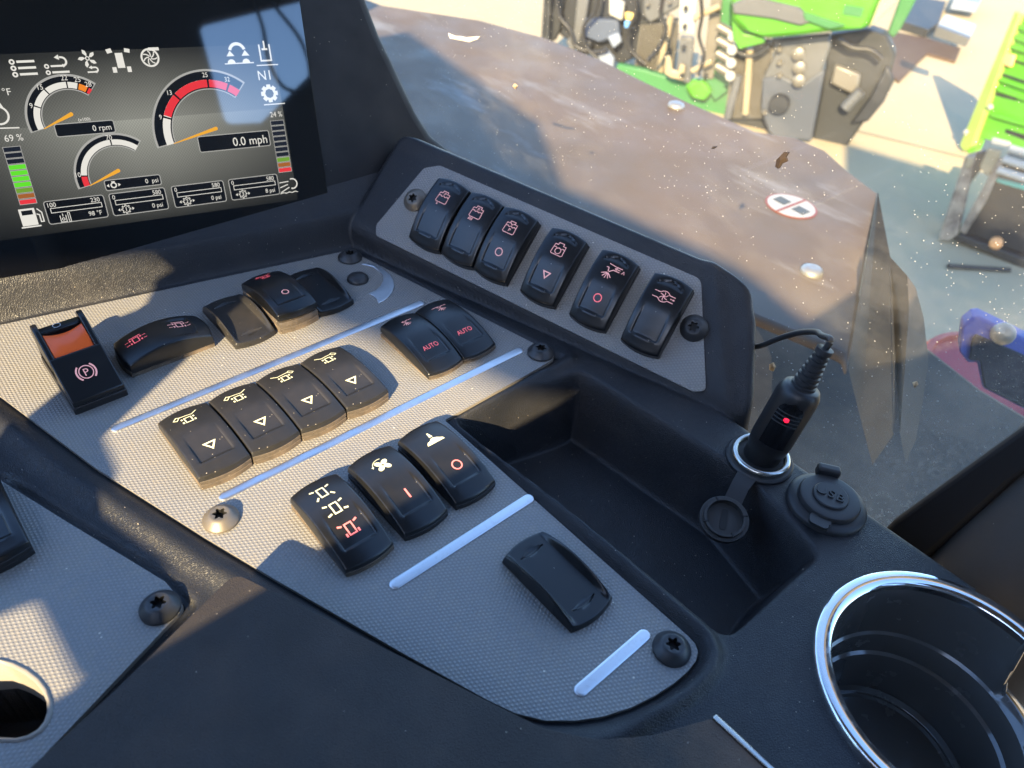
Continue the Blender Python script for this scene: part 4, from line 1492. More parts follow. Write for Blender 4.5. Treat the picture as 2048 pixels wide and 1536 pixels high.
ic.append(fill([(7.2, 109.4), (11.2, 109.4), (11.2, 117.4), (7.2, 117.4)]) + fill([(3.4, 117.2), (6.2, 117.8), (5.6, 120.0), (2.8, 119.4)]) + fill([(12.4, 117.8), (15.2, 117.2), (15.6, 119.2), (12.8, 119.8)]) + fill([(4.2, 107.0), (6.4, 107.0), (6.4, 110.0), (4.2, 110.0)]) + fill([(12.0, 107.0), (14.2, 107.0), (14.2, 110.0), (12.0, 110.0)]))
tb = ring2(25.6, 114.2, 4.6, 1.0, 28) + fill([(25.6, 117.9), (31.4, 117.9), (31.4, 119.6), (25.6, 119.6)])
for k in range(7):
    a = 2 * math.pi * k / 7
    tb += stroke([(25.6 + r * math.cos(a + r * 0.22), 114.2 + r * math.sin(a + r * 0.22)) for r in (0.6, 1.6, 2.8, 3.9)], 0.6)
ic.append(tb)
ic.append(band(76.4, 115.4, 3.6, 5.4, 15, 165, 16) + fill([(69.4, 113.0), (74.2, 113.0), (71.8, 116.2)]) + fill([(78.6, 113.0), (83.4, 113.0), (81.0, 116.2)]) + stroke([(67.6, 108.8), (85.4, 108.8)], 0.6) + band(71.8, 108.9, 0, 2.4, 0, 180, 10) + band(80.8, 108.9, 0, 2.4, 0, 180, 10))
ic.append(stroke([(90.2, 119.0), (90.2, 109.6), (96.6, 109.6), (96.6, 119.0)], 0.9) + stroke([(93.4, 121.0), (93.4, 116.0)], 1.0) + stroke([(91.6, 116.2), (95.2, 116.2)], 1.1))
ic.append(stroke(gear(91.9, 90.2, 3.4, 4.6), 1.5, True))
ic.append(fill([(-62.6, 27.9), (-54.6, 27.9), (-54.6, 37.6), (-62.6, 37.6)]) + stroke([(-54.2, 34.0), (-52.8, 33.4), (-52.8, 29.4), (-51.4, 29.4), (-51.4, 34.6), (-53.4, 37.0)], 0.6) + stroke([(-63.4, 27.2), (-53.4, 27.2)], 0.8))
ic.append(sum((stroke([(97.0 - 3.0 * math.cos(a), 32.6 + 3.0 * math.sin(a)), (88.4, 31.0 + 5.0 * math.sin(a))], 0.55) for a in (-0.7, 0, 0.7)), []) + stroke(arc(97.0, 32.8, 3.2, -110, 110, 12), 0.8) + stroke([(88.0, 27.0), (90, 27.6), (92, 27.0), (94, 27.6), (96, 27.0), (98, 27.6), (100, 27.0)], 0.5))
ic.append(stroke([(-62, 82.0), (-50.0, 81.4)], 0.7) + ring2(-58.0, 88.5, 4.6, 1.0, 24) + stroke([(-60, 94.6), (-56.0, 94.6), (-55.2, 92.4)], 0.9) + stroke([(-60, 105.4), (-53.0, 105.2)], 0.6))
for polys in ic:
    flat('icon', polys, K_W, mon, 0.00012)
flat('divider_line', stroke([(86.8, 107.0), (100.4, 107.0)], 0.6), K_W, mon, 0.00012)
flat('divider_line', stroke([(87.2, 83.6), (100.8, 83.6)], 0.6), K_W, mon, 0.00012)
# the pale inner patch on the fuel pump icon
flat('icon_window', fill([(-61.4, 34.0), (-55.8, 34.0), (-55.8, 36.6), (-61.4, 36.6)]), K_BLK, mon, 0.00015)

# ------------------------------------------------------------------ cab shell and added sun blockers behind and beside the viewer
M_CAB = mat('cab_lining', (0.035, 0.037, 0.042), 0.75)
M_TRIM = grained('pillar_trim', (0.085, 0.075, 0.066), 0.6, 0.15, 1.2, 0.3)
def structure(name, mb, m, smooth=40, label=None):
    o = mb.build(name, m, None, smooth, 'structure')
    return o
# unseen plate added overhead, its outline cut to shape the sun patch
ZR = 0.776
OX, OY = -ZR / math.tan(SUN_EL) * math.cos(SUN_AZ + math.pi), -ZR / math.tan(SUN_EL) * math.sin(SUN_AZ + math.pi)
def up(p):
    return (p[0] + OX, p[1] + OY, ZR)
SHADE_PLATE = [(0.300, 0.068), (0.235, 0.212), (0.2165, 0.263), (0.1776, 0.335), (0.160, 0.389), (0.152, 0.412), (0.140, 0.460), (0.080, 0.494), (-0.05, 0.506), (-0.5, 0.53), (-0.5, 1.0), (0.58, 1.0), (0.515, 0.60), (0.415, 0.446), (0.445, 0.21), (0.42, 0.12), (0.40, -0.40)]
mb = MB()
mb.prism([up(p) for p in SHADE_PLATE], (0, 0, 0.008))
structure('sun_shade_plate', mb, mat('shade_plate_grey', (0.38, 0.38, 0.38), 0.8))
mb = MB()
mb.box((-0.315, -0.25, 0.072), (0.57, 0.50, 0.30))  # unseen box added to keep the near part of the console in shade
o = structure('shade_box', mb, M_CAB)
mb = MB()
mb.box((0.0, -0.48, 0.005), (0.40, 0.64, 0.61))  # second unseen box, added to shade the tray and cup side
o = structure('rear_shade_box', mb, M_CAB)
mb = MB()
mb.box((-0.165, -0.05, 1.18), (1.17, 1.70, 0.06))
structure('cab_ceiling', mb, M_CAB)
mb = MB()
mb.box((-0.97, 0.0, -0.05), (0.04, 1.9, 1.15))
structure('cab_left_door', mb, M_CAB)
mb = MB()
mb.box((-0.25, 1.05, -0.10), (1.30, 0.06, 0.80))
structure('cab_front_sill', mb, M_CAB)
# rear wall with a window
mb = MB()
RW = [(-0.9, -0.9, -0.6), (0.64, -0.9, -0.6), (0.64, -0.9, 0.92), (-0.9, -0.9, 0.95)]
win = [(x, -0.9, z) for x, z in round_poly([(0.262, 0.455), (0.34, 0.443), (0.60, 0.60), (0.62, 0.715), (0.275, 0.685)], [0.02, 0.01, 0.03, 0.02, 0.022])]
mb.prism(RW, (0, -0.03, 0), win)
structure('cab_rear_wall', mb, M_CAB, 20)
mb = MB()
mb.tube(bez([(0.40, -0.86, 0.73), (0.405, -0.86, 0.64), (0.395, -0.86, 0.56), (0.41, -0.86, 0.50), (0.455, -0.86, 0.485), (0.48, -0.86, 0.53), (0.478, -0.86, 0.60), (0.445, -0.86, 0.68), (0.43, -0.86, 0.74)], 8), 0.0045, 8)
structure('window_cable', mb, M_CAB)
# unseen post and slab left of the console, added for their shadows
mb = MB()
d0 = Vector((0.0683, 0.3706, 0)) + Vector((-0.866, -0.5, 0)) * 0.40
mb.tube([d0 + Vector((0, 0, z)) for z in (0.0, 0.1, 0.2, 0.37)], 0.0220, 18)
for z in (0.235, 0.262, 0.287, 0.31):
    mb.lathe([(0.0, -0.012), (0.020, -0.010), (0.027, 0.0), (0.020, 0.010), (0.0, 0.012)], 16, (d0.x - 0.006, d0.y + 0.012, z))
structure('shade_post', mb, M_CAB)
ZG = 0.25
OXG, OYG = -ZG / math.tan(SUN_EL) * math.cos(SUN_AZ + math.pi), -ZG / math.tan(SUN_EL) * math.sin(SUN_AZ + math.pi)
mb = MB()
mb.prism([(x + OXG, y + OYG, ZG) for x, y in round_poly([(0.0373, 0.332), (0.034, 0.300), (0.020, 0.276), (0.031, 0.238), (0.029, 0.212), (0.002, 0.188), (-0.013, 0.205), (-0.0144, 0.250), (-0.06, 0.256), (-0.16, 0.27), (-0.16, 0.36), (-0.02, 0.36), (0.02, 0.345)], 0.006)], (0, 0, -0.003))
structure('shade_slab', mb, M_CAB)  # outline follows the shadow edge this added slab throws

# window post with its rubber seal
mb = MB()
SEAL = [(0.398, 0.04861, -0.08094), (0.398, 0.04564, -0.06068), (0.398, 0.02057, 0.0392), (0.398, 0.01463, 0.05955), (0.398, 0.00015, 0.05019), (0.398, 0.00783, 0.01471), (0.398, 0.01945, -0.07464)]
mb.prism(SEAL, (-0.010, 0, 0))
o = bevel(mb.build('window_seal', M_RUBM, None, 40), 0.003, 3)
tag(o, 'black rubber seal along the lower corner of the side window', 'seal')
P0, P1 = Vector((0.425, -0.02261, 0.00067)), Vector((0.405, -0.02395, -0.10827))
ext = (P0 - P1).normalized()
mb = MB()
mb.tube([P0 + ext * 0.25, P0, P1, P1 - ext * 0.25], 0.046, 36)
o = mb.build('window_post', M_TRIM, None, 60)
tag(o, 'grey grained window post at the right edge of the cab', 'post')

# ------------------------------------------------------------------ side window
M_GL = bpy.data.materials.new('dusty_window_glass')
M_GL.use_nodes = True
t = M_GL.node_tree
for n_ in list(t.nodes):
    if n_.type != 'OUTPUT_MATERIAL':
        t.nodes.remove(n_)
out = [n_ for n_ in t.nodes if n_.type == 'OUTPUT_MATERIAL'][0]
class GT(NT):
    def __init__(s, tree):
        s.t = tree
        s.b = None
g = GT(t)
vec = g.coord()
sx = g.n('ShaderNodeSeparateXYZ')
g.l(vec, sx.inputs[0])
smear = g.noise(g.coord((1, 5, 11), 0.0), 2.0, 5, 0.65)
film = g.ramp(smear, 0.48, 0.80, 0.02, 0.15)
corner = g.math('ADD', g.math('MULTIPLY', g.math('SUBTRACT', sx.outputs[1], 0.03), 1.0), g.math('MULTIPLY', g.math('ADD', sx.outputs[2], 0.06), 0.62))
cn = g.ramp(corner, 0.0, 0.135, 1.0, 0.0)
grainy = g.ramp(g.noise(vec, 300, 4, 0.7), 0.42, 0.62)
film = g.math('ADD', film, g.math('MULTIPLY', cn, g.math('ADD', 0.16, g.math('MULTIPLY', grainy, 0.22))))
mask = film
for sc, rad, den, amp in ((230, 0.085, 0.07, 0.7), (520, 0.14, 0.05, 0.5), (110, 0.040, 0.10, 0.8)):
    vo = g.voro(vec, sc)
    sel = g.n('ShaderNodeSeparateColor')
    g.l(vo.outputs['Color'], sel.inputs[0])
    clump = g.ramp(g.noise(vec, 9, 3, 0.6), 0.45, 0.68, 0.05, 1.7)
    dd = g.math('ADD', g.math('MULTIPLY', clump, den), g.math('MULTIPLY', cn, den * 5))
    hit = g.math('MULTIPLY', g.math('LESS_THAN', vo.outputs['Distance'], rad), g.math('LESS_THAN', sel.outputs[0], dd))
    mask = g.math('MAXIMUM', mask, g.math('MULTIPLY', hit, amp))
tr = g.n('ShaderNodeBsdfTransparent')
tr.inputs[0].default_value = (0.86, 0.87, 0.83, 1)
gl = g.n('ShaderNodeBsdfGlossy')
gl.inputs['Roughness'].default_value = 0.02
fr = g.n('ShaderNodeFresnel')
fr.inputs[0].default_value = 1.35
mx = g.n('ShaderNodeMixShader')
g.l(fr.outputs[0], mx.inputs[0])
g.l(tr.outputs[0], mx.inputs[1])
g.l(gl.outputs[0], mx.inputs[2])
df = g.n('ShaderNodeBsdfDiffuse')
df.inputs[0].default_value = (0.62, 0.58, 0.51, 1)
tl = g.n('ShaderNodeBsdfTranslucent')
tl.inputs[0].default_value = (0.62, 0.58, 0.51, 1)
dm_ = g.n('ShaderNodeMixShader')
dm_.inputs[0].default_value = 0.4
g.l(df.outputs[0], dm_.inputs[1])
g.l(tl.outputs[0], dm_.inputs[2])
m2 = g.n('ShaderNodeMixShader')
g.l(mask, m2.inputs[0])
g.l(mx.outputs[0], m2.inputs[1])
g.l(dm_.outputs[0], m2.inputs[2])
g.l(m2.outputs[0], out.inputs[0])
GW = [(0.400, -0.02, 0.10), (0.400, 0.03, -0.16), (0.400, 1.75, -0.16), (0.400, 1.75, 0.75), (0.400, 0.12, 0.75)]
mb = MB()
mb.add(GW, [(0, 1, 2, 3, 4)])
o = mb.build('side_window', M_GL, None, 30)
tag(o, 'large side window pane with dust, smears and specks over the yard', 'window')

# bits stuck on the glass
M_LEAF = mat('dry_leaf', (0.028, 0.016, 0.009), 0.8)
M_STRAW = mat('straw_bit', (0.42, 0.30, 0.17), 0.8)
def flake(name, px, m, label, cat):
    P = [Vector(p) for p in px]
    c = sum(P, Vector()) / len(P)
    mb = MB()
    top = [p + Vector((-0.0009 - 0.0006 * ((i * 7) % 3), 0, 0)) for i, p in enumerate(P)]
    n = len(P)
    mb.add(P + top + [c + Vector((-0.0028, 0, 0))], [(i, (i + 1) % n, n + (i + 1) % n, n + i) for i in range(n)] + [(n + i, n + (i + 1) % n, 2 * n) for i in range(n)] + [tuple(range(n))])
    o = mb.build(name, m, None, 20)
    tag(o, label, cat)
flake('leaf_scrap', [(0.3985, 0.19943, 0.10714), (0.3985, 0.19971, 0.11167), (0.3985, 0.19822, 0.1141), (0.3985, 0.19703, 0.11729), (0.3985, 0.19401, 0.11818), (0.3985, 0.19487, 0.11513), (0.3985, 0.1931, 0.1131), (0.3985, 0.19584, 0.11046), (0.3985, 0.19673, 0.10732)], M_LEAF, 'ragged dark brown leaf scrap stuck on the window above the oval sticker', 'leaf scrap')
flake('chaff_bit', [(0.3985, 0.24429, 0.10073), (0.3985, 0.24337, 0.10271), (0.3985, 0.24062, 0.10377), (0.3985, 0.24222, 0.10153)], M_LEAF, 'tiny black chaff bit on the window left of the leaf scrap', 'chaff')
flake('chaff_bit', [(0.3985, 0.4296, 0.07962), (0.3985, 0.42753, 0.08182), (0.3985, 0.4245, 0.08089), (0.3985, 0.42647, 0.07796)], M_STRAW, 'small tan chaff bit on the window near the top of the brown cover', 'chaff')
flake('chaff_bit', [(0.3985, 0.15882, -0.01609), (0.3985, 0.15712, -0.0132), (0.3985, 0.15441, -0.01523), (0.3985, 0.15452, -0.01923), (0.3985, 0.15724, -0.01936)], M_STRAW, 'tan chaff bit on the window just above the plug cable', 'chaff')
flake('chaff_bit', [(0.3985, 0.07719, 0.0264), (0.3985, 0.07564, 0.02827), (0.3985, 0.07404, 0.02676), (0.3985, 0.07483, 0.0239)], M_STRAW, 'pale round chaff bit on the window by the folded edge of the brown cover', 'chaff')
flake('dirt_streak', [(0.3985, 0.51153, 0.09553), (0.3985, 0.50684, 0.09451), (0.3985, 0.49713, 0.09719), (0.3985, 0.48568, 0.09885), (0.3985, 0.47109, 0.1044), (0.3985, 0.47333, 0.10155), (0.3985, 0.48424, 0.09623), (0.3985, 0.4957, 0.09453), (0.3985, 0.50744, 0.0928)], mat('bird_lime', (0.66, 0.62, 0.55), 0.8), 'pale curved dirt streak on the window at the top of the brown cover', 'dirt')

# ------------------------------------------------------------------ outside: brown cover beside the cab
M_FEND = mat('brown_grey_plastic', (0.16, 0.12, 0.09), 0.55, spec=0.25)
nt = NT(M_FEND)
v = nt.coord((1, 1, 1))
c1 = nt.mix(nt.ramp(nt.noise(v, 3.0, 5, 0.6), 0.35, 0.7), (0.165, 0.112, 0.082), (0.125, 0.098, 0.082))
c1 = nt.mix(nt.ramp(nt.noise(nt.coord((7, 2.2, 7), 0.5), 1.7, 5, 0.62), 0.56, 0.74, 0, 0.7), c1, (0.34, 0.33, 0.335))
nt.l(c1, nt.b.inputs['Base Color'])
nt.l(nt.ramp(nt.noise(v, 14, 4), 0.3, 0.7, 0.48, 0.68), nt.b.inputs['Roughness'])
fend = empty('side_cover', (0.85, 0.5, -0.12))
tag(fend, 'large brown grey plastic cover beside the cab with bolts and folded edge', 'cover')
FO = Vector((0.85, 0.5, -0.12))
def rel(pts, o=FO):
    return [tuple(Vector(p) - o) for p in pts]
FT = [(0.7658, 1.70182, -0.12), (0.82794, 1.26271, -0.12), (0.93644, 1.11193, -0.12), (0.97766, 0.98283, -0.12), (0.98552, 0.85647, -0.12), (0.97439, 0.74683, -0.12), (0.96919, 0.65177, -0.12), (0.9686, 0.57685, -0.12), (0.96806, 0.53253, -0.12), (0.98539, 0.51033, -0.12), (1.00263, 0.48824, -0.12), (1.00175, 0.43927, -0.12), (0.97109, 0.38685, -0.12), (0.94433, 0.32836, -0.12), (0.71735, 0.22548, -0.12), (0.58614, 0.16463, -0.12), (0.60205, 0.17732, -0.12), (0.59995, 0.20217, -0.12), (0.58315, 0.26921, -0.12), (0.55945, 0.32431, -0.12), (0.49714, 0.5408, -0.12), (0.48912, 0.71921, -0.12), (0.46092, 1.08147, -0.12)]
mb = MB()
mb.prism(rel(FT), (0, 0, -0.012))
bevel(mb.build('top_sheet', M_FEND, fend, 40), 0.005, 3, 50)
SK = [(0.94069, 0.32709, -0.11842), (0.68286, 0.20205, -0.05826), (0.59307, 0.1594, -0.04359), (0.52848, 0.12104, -0.05061), (0.47034, 0.08491, -0.0658), (0.45883, 0.08468, -0.09037), (0.51703, 0.11946, -0.10647), (0.58562, 0.16448, -0.11964), (0.73451, 0.23087, -0.12981)]
hv = Vector((0.86, 0.50, 0.0))
M_SKIRT = mat('darkened_brown_plastic', (0.10, 0.075, 0.057), 0.65, spec=0.2)  # same plastic as the cover, shade put into a darker colour
dusty(NT(M_SKIRT), (0.088, 0.066, 0.050), (0.15, 0.115, 0.085), 0.02, 0.2, 300, (0.4, 0.75, 0.8))
mb = MB()
mb.prism(rel(SK), hv * 0.004)
mb.build('folded_skirt', M_SKIRT, fend, 40)
S2 = [(0.68236, 0.20372, -0.05732), (0.58956, 0.1561, -0.0188), (0.55139, 0.13448, -0.02142), (0.50914, 0.10459, -0.0491), (0.4738, 0.08251, -0.06494), (0.46981, 0.08538, -0.06585)]
mb = MB()
mb.prism(rel(S2), hv * 0.004)
mb.build('folded_skirt', M_SKIRT, fend, 40)
S3 = [(0.58956, 0.1561, -0.0188), (0.59089, 0.14648, -0.02544), (0.57651, 0.12723, -0.03731), (0.5476, 0.10434, -0.04864), (0.51851, 0.08836, -0.06214), (0.48941, 0.0738, -0.07451), (0.46839, 0.06857, -0.08047), (0.4738, 0.08251, -0.06494), (0.50914, 0.10459, -0.0491), (0.55139, 0.13448, -0.02142)]
mb = MB()
mb.prism(rel(S3), hv * 0.004)
mb.build('folded_skirt', M_SKIRT, fend, 40)
M_BOLT = mat('dull_zinc_bolt', (0.42, 0.41, 0.40), 0.5, 0.7)
def bolt(p, r):
    mb = MB()
    mb.lathe([(r, 0.0), (r, 0.002), (r * 0.9, 0.0045), (r * 0.55, 0.0065), (r * 0.3, 0.0068), (0, 0.0062)], 28)
    o = mb.build('bolt', M_BOLT, fend, 50, loc=tuple(Vector(p) - FO))
bolt((0.9358, 0.65182, -0.1195), 0.0125)
bolt((0.70161, 0.27459, -0.1195), 0.0120)
M_WHITE = mat('white_sticker', (0.40, 0.385, 0.37), 0.5)
M_REDB = mat('sticker_red', (0.24, 0.05, 0.035), 0.5)
M_OLIVE = mat('sticker_dark', (0.06, 0.055, 0.035), 0.4)
sc_ = Vector((0.81312, 0.37199, -0.12)) - FO
sax = (Vector((0.81066, 0.34075, -0.12)) - Vector((0.8151, 0.40339, -0.12)))
sa, sl = math.atan2(sax.y, sax.x), sax.length / 2
st = Vector((math.cos(sa), math.sin(sa), 0))
sn = Vector((-math.sin(sa), math.cos(sa), 0))
wid = (Vector((0.84735, 0.3812, -0.12)) - Vector((0.78004, 0.36358, -0.12))).length / 2 * 0.86
def oval(k, z, n=40, cut=None):
    return [tuple(sc_ + st * (sl * k * math.cos(2 * math.pi * i / n)) + sn * (wid * k * math.sin(2 * math.pi * i / n)) + Vector((0, 0, z))) for i in range(n)]
stk = MB()
stk.prism(oval(1.0, 0.0004), (0, 0, 0.0004))
so_ = stk.build('oval_sticker', M_REDB, fend, 30)
stk = MB()
stk.prism(oval(0.92, 0.0010), (0, 0, 0.0003))
stk.build('white_field', M_WHITE, so_, 30)
stk = MB()
def quad(u0, u1, v0, v1, z):
    return [tuple(sc_ + st * (sl * u) + sn * (wid * v) + Vector((0, 0, z))) for u, v in ((u0, v0), (u1, v0), (u1, v1), (u0, v1))]
stk.prism(quad(-0.05, 0.05, -0.92, 0.92, 0.0014), (0, 0, 0.0003))
stk.build('red_bar', M_REDB, so_, 30)
for u0, u1 in ((-0.70, -0.18), (0.18, 0.70)):
    stk = MB()
    stk.prism(quad(u0, u1, -0.25, 0.25, 0.0014), (0, 0, 0.0003))
    stk.build('dark_bar', M_OLIVE, so_, 30)

# dark chassis below the cover
M_CHAS = mat('dusty_brown_chassis', (0.03, 0.03, 0.032), 0.8)
dusty(NT(M_CHAS), (0.040, 0.028, 0.020), (0.22, 0.145, 0.09), 0.10, 0.12, 380, (0.40, 0.75, 0.7))
mb = MB()
mb.prism([(0.92464, 0.55326, -0.33), (1.08921, 0.37145, -0.33), (1.04817, 0.25701, -0.33), (1.03204, 0.19698, -0.33), (1.00729, 0.12042, -0.33), (1.00168, 0.05252, -0.33), (0.98101, -0.03839, -0.33), (0.74311, -0.15749, -0.33), (0.42444, -0.01734, -0.33), (0.40397, 0.25362, -0.33)], (0, 0, -0.03))
o = bevel(mb.build('chassis_deck', M_CHAS, None, 30), 0.01, 2)
tag(o, 'dusty black machine deck below the brown cover and the window corner', 'deck')
# blue bracket and red disc
M_BLUE = mat('violet_blue_paint', (0.075, 0.088, 0.36), 0.45)
M_BRIST = mat('black_bristle', (0.02, 0.02, 0.024), 0.9)
dusty(NT(M_BRIST), (0.016, 0.016, 0.022), (0.10, 0.09, 0.10), 0.5, 0.3, 420, (0.4, 0.8, 0.4))
br = empty('blue_bracket', (0.82182, 0.09992, -0.17981))
tag(br, 'violet blue bracket with a pale screw and black gritty face outside the window', 'bracket')
BO = Vector((0.82182, 0.09992, -0.17981))
mb = MB()
mb.prism(rel([(0.81002, 0.14214, -0.15542), (0.82138, 0.13973, -0.14822), (0.82781, 0.13506, -0.14681), (0.86372, 0.07646, -0.16495), (0.8377, 0.02736, -0.22524), (0.82195, 0.0552, -0.21557), (0.79987, 0.09233, -0.20353), (0.80655, 0.11044, -0.18364), (0.79873, 0.1168, -0.18482), (0.79654, 0.12998, -0.17601)], BO), hv * 0.02)
bevel(mb.build('plate', M_BLUE, br, 30), 0.004, 3)
mb = MB()
mb.prism(rel([(0.80771, 0.12683, -0.1635), (0.81298, 0.1269, -0.15921), (0.85389, 0.06407, -0.17673), (0.83455, 0.02865, -0.22068), (0.81847, 0.05578, -0.21185), (0.79749, 0.09139, -0.20015), (0.80534, 0.10929, -0.17948), (0.79657, 0.11695, -0.18038)], BO), hv * 0.004)
bevel(mb.build('gritty_face', M_BRIST, br, 30), 0.002, 2)
mb = MB()
mb.lathe([(0.0120, 0), (0.0116, 0.003), (0.007, 0.0055), (0.0, 0.006)], 28)
o = mb.build('screw', mat('pale_zinc', (0.66, 0.60, 0.48), 0.35, 0.6), br, 50)
vd = (Vector((0, 0, 0.29)) - BO).normalized()
q = vd.to_track_quat('Z', 'Y').to_matrix()
o.matrix_local = Matrix.Translation(Vector((0.83387, 0.10854, -0.15564)) - BO) @ q.to_4x4()
M_RED = mat('red_plastic', (0.45, 0.018, 0.025), 0.5)
rd = Vector((1.15891, 0.13395, -0.42))
mb = MB()
rr = (Vector((1.16619, 0.23681, -0.42)) - rd).length
mb.lathe([(rr, 0), (rr, 0.02), (rr * 0.95, 0.03), (rr * 0.86, 0.031), (rr * 0.84, 0.026), (0, 0.026)], 56)
o = mb.build('red_disc', M_RED, None, 40, loc=tuple(rd))
tag(o, 'round red plastic disc partly hidden behind the violet blue bracket', 'disc')

# ------------------------------------------------------------------ ground
M_GRD = mat('yard_concrete', (0.42, 0.40, 0.36), 0.9)
nt = NT(M_GRD)
v = nt.coord()
c1 = nt.mix(nt.ramp(nt.noise(v, 0.9, 6, 0.62), 0.3, 0.72), (0.40, 0.32, 0.195), (0.34, 0.28, 0.18))
c1 = nt.mix(nt.ramp(nt.noise(v, 22, 5, 0.7), 0.55, 0.8, 0, 0.5), c1, (0.30, 0.285, 0.255))
nt.l(c1, nt.b.inputs['Base Color'])
nt.bump(nt.noise(v, 60, 4), 0.3, 0.004)
GZ = -2.3
mb = MB()
mb.box((0, 0, GZ - 0.1), (160, 160, 0.2))
structure('ground', mb, M_GRD)
# saw-cut joint in the slab
M_JOINT = mat('joint_filler', (0.13, 0.12, 0.10), 0.9)
mb = MB()
j0, j1 = Vector((7.02163, 2.74761, -2.3)), Vector((7.33788, 1.96826, -2.3))
jt = (j1 - j0).normalized()
jn = Vector((-jt.y, jt.x, 0))
mb.prism([tuple(p + Vector((0, 0, 0.004))) for p in (j0 - jt * 0.2 - jn * 0.012, j1 + jt * 0.3 - jn * 0.012, j1 + jt * 0.3 + jn * 0.012, j0 - jt * 0.2 + jn * 0.012)], (0, 0, 0.002))
structure('ground_joint', mb, M_JOINT)

# thin unseen wall in place of the machine body, set to shade the near yard
s0, s1 = Vector((6.62423, 2.75016, -2.3)), Vector((6.8943, 1.83788, -2.3))
lift = 2.07 + 2.3
kk = lift / math.tan(SUN_EL)
off = Vector((math.cos(SUN_AZ), math.sin(SUN_AZ), 0)) * kk
b0, b1 = s0 + off, s1 + off
bt = (b1 - b0).normalized()
bn = Vector((TO_SUN.x, TO_SUN.y, 0)).normalized()
b0e, b1e = b0 - bt * 0.0, b1 + bt * 1.2
mb = MB()
mb.prism([(p.x, p.y, -2.2) for p in (b0e, b1e, b1e - bn * -0.15, b0e - bn * -0.15)], (0, 0, 4.27))
structure('body_shade_wall', mb, M_CAB)

# ------------------------------------------------------------------ green field machine in the yard
HM = Vector((0.89017, 0.45564, 0))
H1 = Vector((0.97475, 0.22331, 0))
M_GREEN = mat('lime_green_paint', (0.055, 0.21, 0.012), 0.42)
M_GREEND = mat('dark_green_paint', (0.03, 0.13, 0.04), 0.5)
M_GREY = mat('galvanised_sheet', (0.10, 0.102, 0.106), 0.45, 0.3)
M_LGREY = mat('pale_grey_steel', (0.17, 0.155, 0.13), 0.4, 0.4)
M_DGREY = mat('dark_grey_plastic', (0.015, 0.017, 0.020), 0.55)
M_BLK = mat('black_machine_part', (0.011, 0.013, 0.018), 0.55)
M_TUBE = mat('straw_coloured_tube', (0.26, 0.21, 0.13), 0.45)
M_WHT = mat('white_enamel', (0.34, 0.33, 0.30), 0.4)
M_BLUEG = mat('blue_grey_box', (0.17, 0.20, 0.26), 0.5)
def root_at(name, loc, label, cat, group=None):
    o = empty(name, loc)
    tag(o, label, cat, group)
    return o
def slab(parent, name, pts, th, m, d=HM, bev=0.012):
    o_ = Vector(parent.location) if parent else Vector((0, 0, 0))
    mb = MB()
    mb.prism([tuple(Vector(p) - o_) for p in pts], d * th)
    o = mb.build(name, m, parent, 30)
    if bev:
        bevel(o, bev, 2)
    return o
def rod(parent, name, a, b, r, m):
    o_ = Vector(parent.location) if parent else Vector((0, 0, 0))
    mb = MB()
    mb.tube([Vector(a) - o_, Vector(b) - o_], r, 12)
    return mb.build(name, m, parent, 50)
hd = root_at('harvester_header', (6.32655, 3.23828, -2.3), 'lime green field machine with grilles, grey shield and pale couplings across the yard', 'farm machine')
slab(hd, 'hood', [(5.56316, 3.63233, -1.0765), (5.59736, 3.56551, -1.35231), (5.63754, 3.48702, -1.41135), (5.74603, 3.27505, -1.43937), (5.85615, 3.05992, -1.36885), (5.93266, 2.91045, -1.31625), (6.05201, 2.67728, -1.24369), (6.05868, 2.66424, -1.20567), (6.06147, 2.6588, -1.0626), (6.05285, 2.67564, -0.9053)], 0.5, M_GREEN, HM, 0.05)
slab(hd, 'hood_lip', [(6.04034, 2.65618, -1.20115), (6.03621, 2.66425, -1.23451), (6.05245, 2.63253, -1.18591), (6.09233, 2.55461, -1.04698), (6.10235, 2.53504, -0.96309), (6.04589, 2.64535, -0.98348), (6.04121, 2.65447, -1.06601)], 0.2, mat('tan_edge', (0.30, 0.28, 0.16), 0.6))
slab(hd, 'hood_shadow', [(5.56152, 3.56969, -1.2319), (5.6155, 3.46423, -1.15489), (5.79137, 3.12064, -1.17465), (5.84592, 3.01408, -1.25331), (5.80947, 3.08528, -1.29634), (5.71186, 3.27599, -1.28354), (5.5736, 3.54609, -1.30006)], 0.04, M_GREY)  # grey stripe laid on as the shadow across the hood
slab(hd, 'hood_bracket', [(5.79724, 3.08723, -1.20219), (5.82502, 3.03296, -1.20578), (5.94456, 2.79941, -1.2375), (5.90042, 2.88565, -1.27627), (5.81078, 3.06078, -1.24683)], 0.05, M_GREEND)
slab(hd, 'green_arm', [(5.66159, 3.61562, -1.34357), (5.70361, 3.53352, -1.35734), (5.72529, 3.49117, -1.45469), (5.7915, 3.36182, -1.4434), (5.80529, 3.33486, -1.49129), (5.7403, 3.46183, -1.55672), (5.72096, 3.49963, -1.5804), (5.68939, 3.5613, -1.50758)], 0.10, M_GREEN)
slab(hd, 'shield', [(6.01174, 3.41437, -1.51202), (6.21324, 3.0207, -1.39231), (6.22871, 2.99049, -1.47808), (6.22947, 2.98899, -1.65527), (6.25044, 2.94803, -1.8847), (6.27703, 2.89607, -2.24356), (6.15696, 3.13065, -2.28673), (6.10372, 3.23467, -2.24962), (6.05999, 3.32011, -2.10463), (6.02209, 3.39415, -1.82441), (6.04038, 3.35842, -1.62345)], 0.06, M_GREY, HM, 0.02)
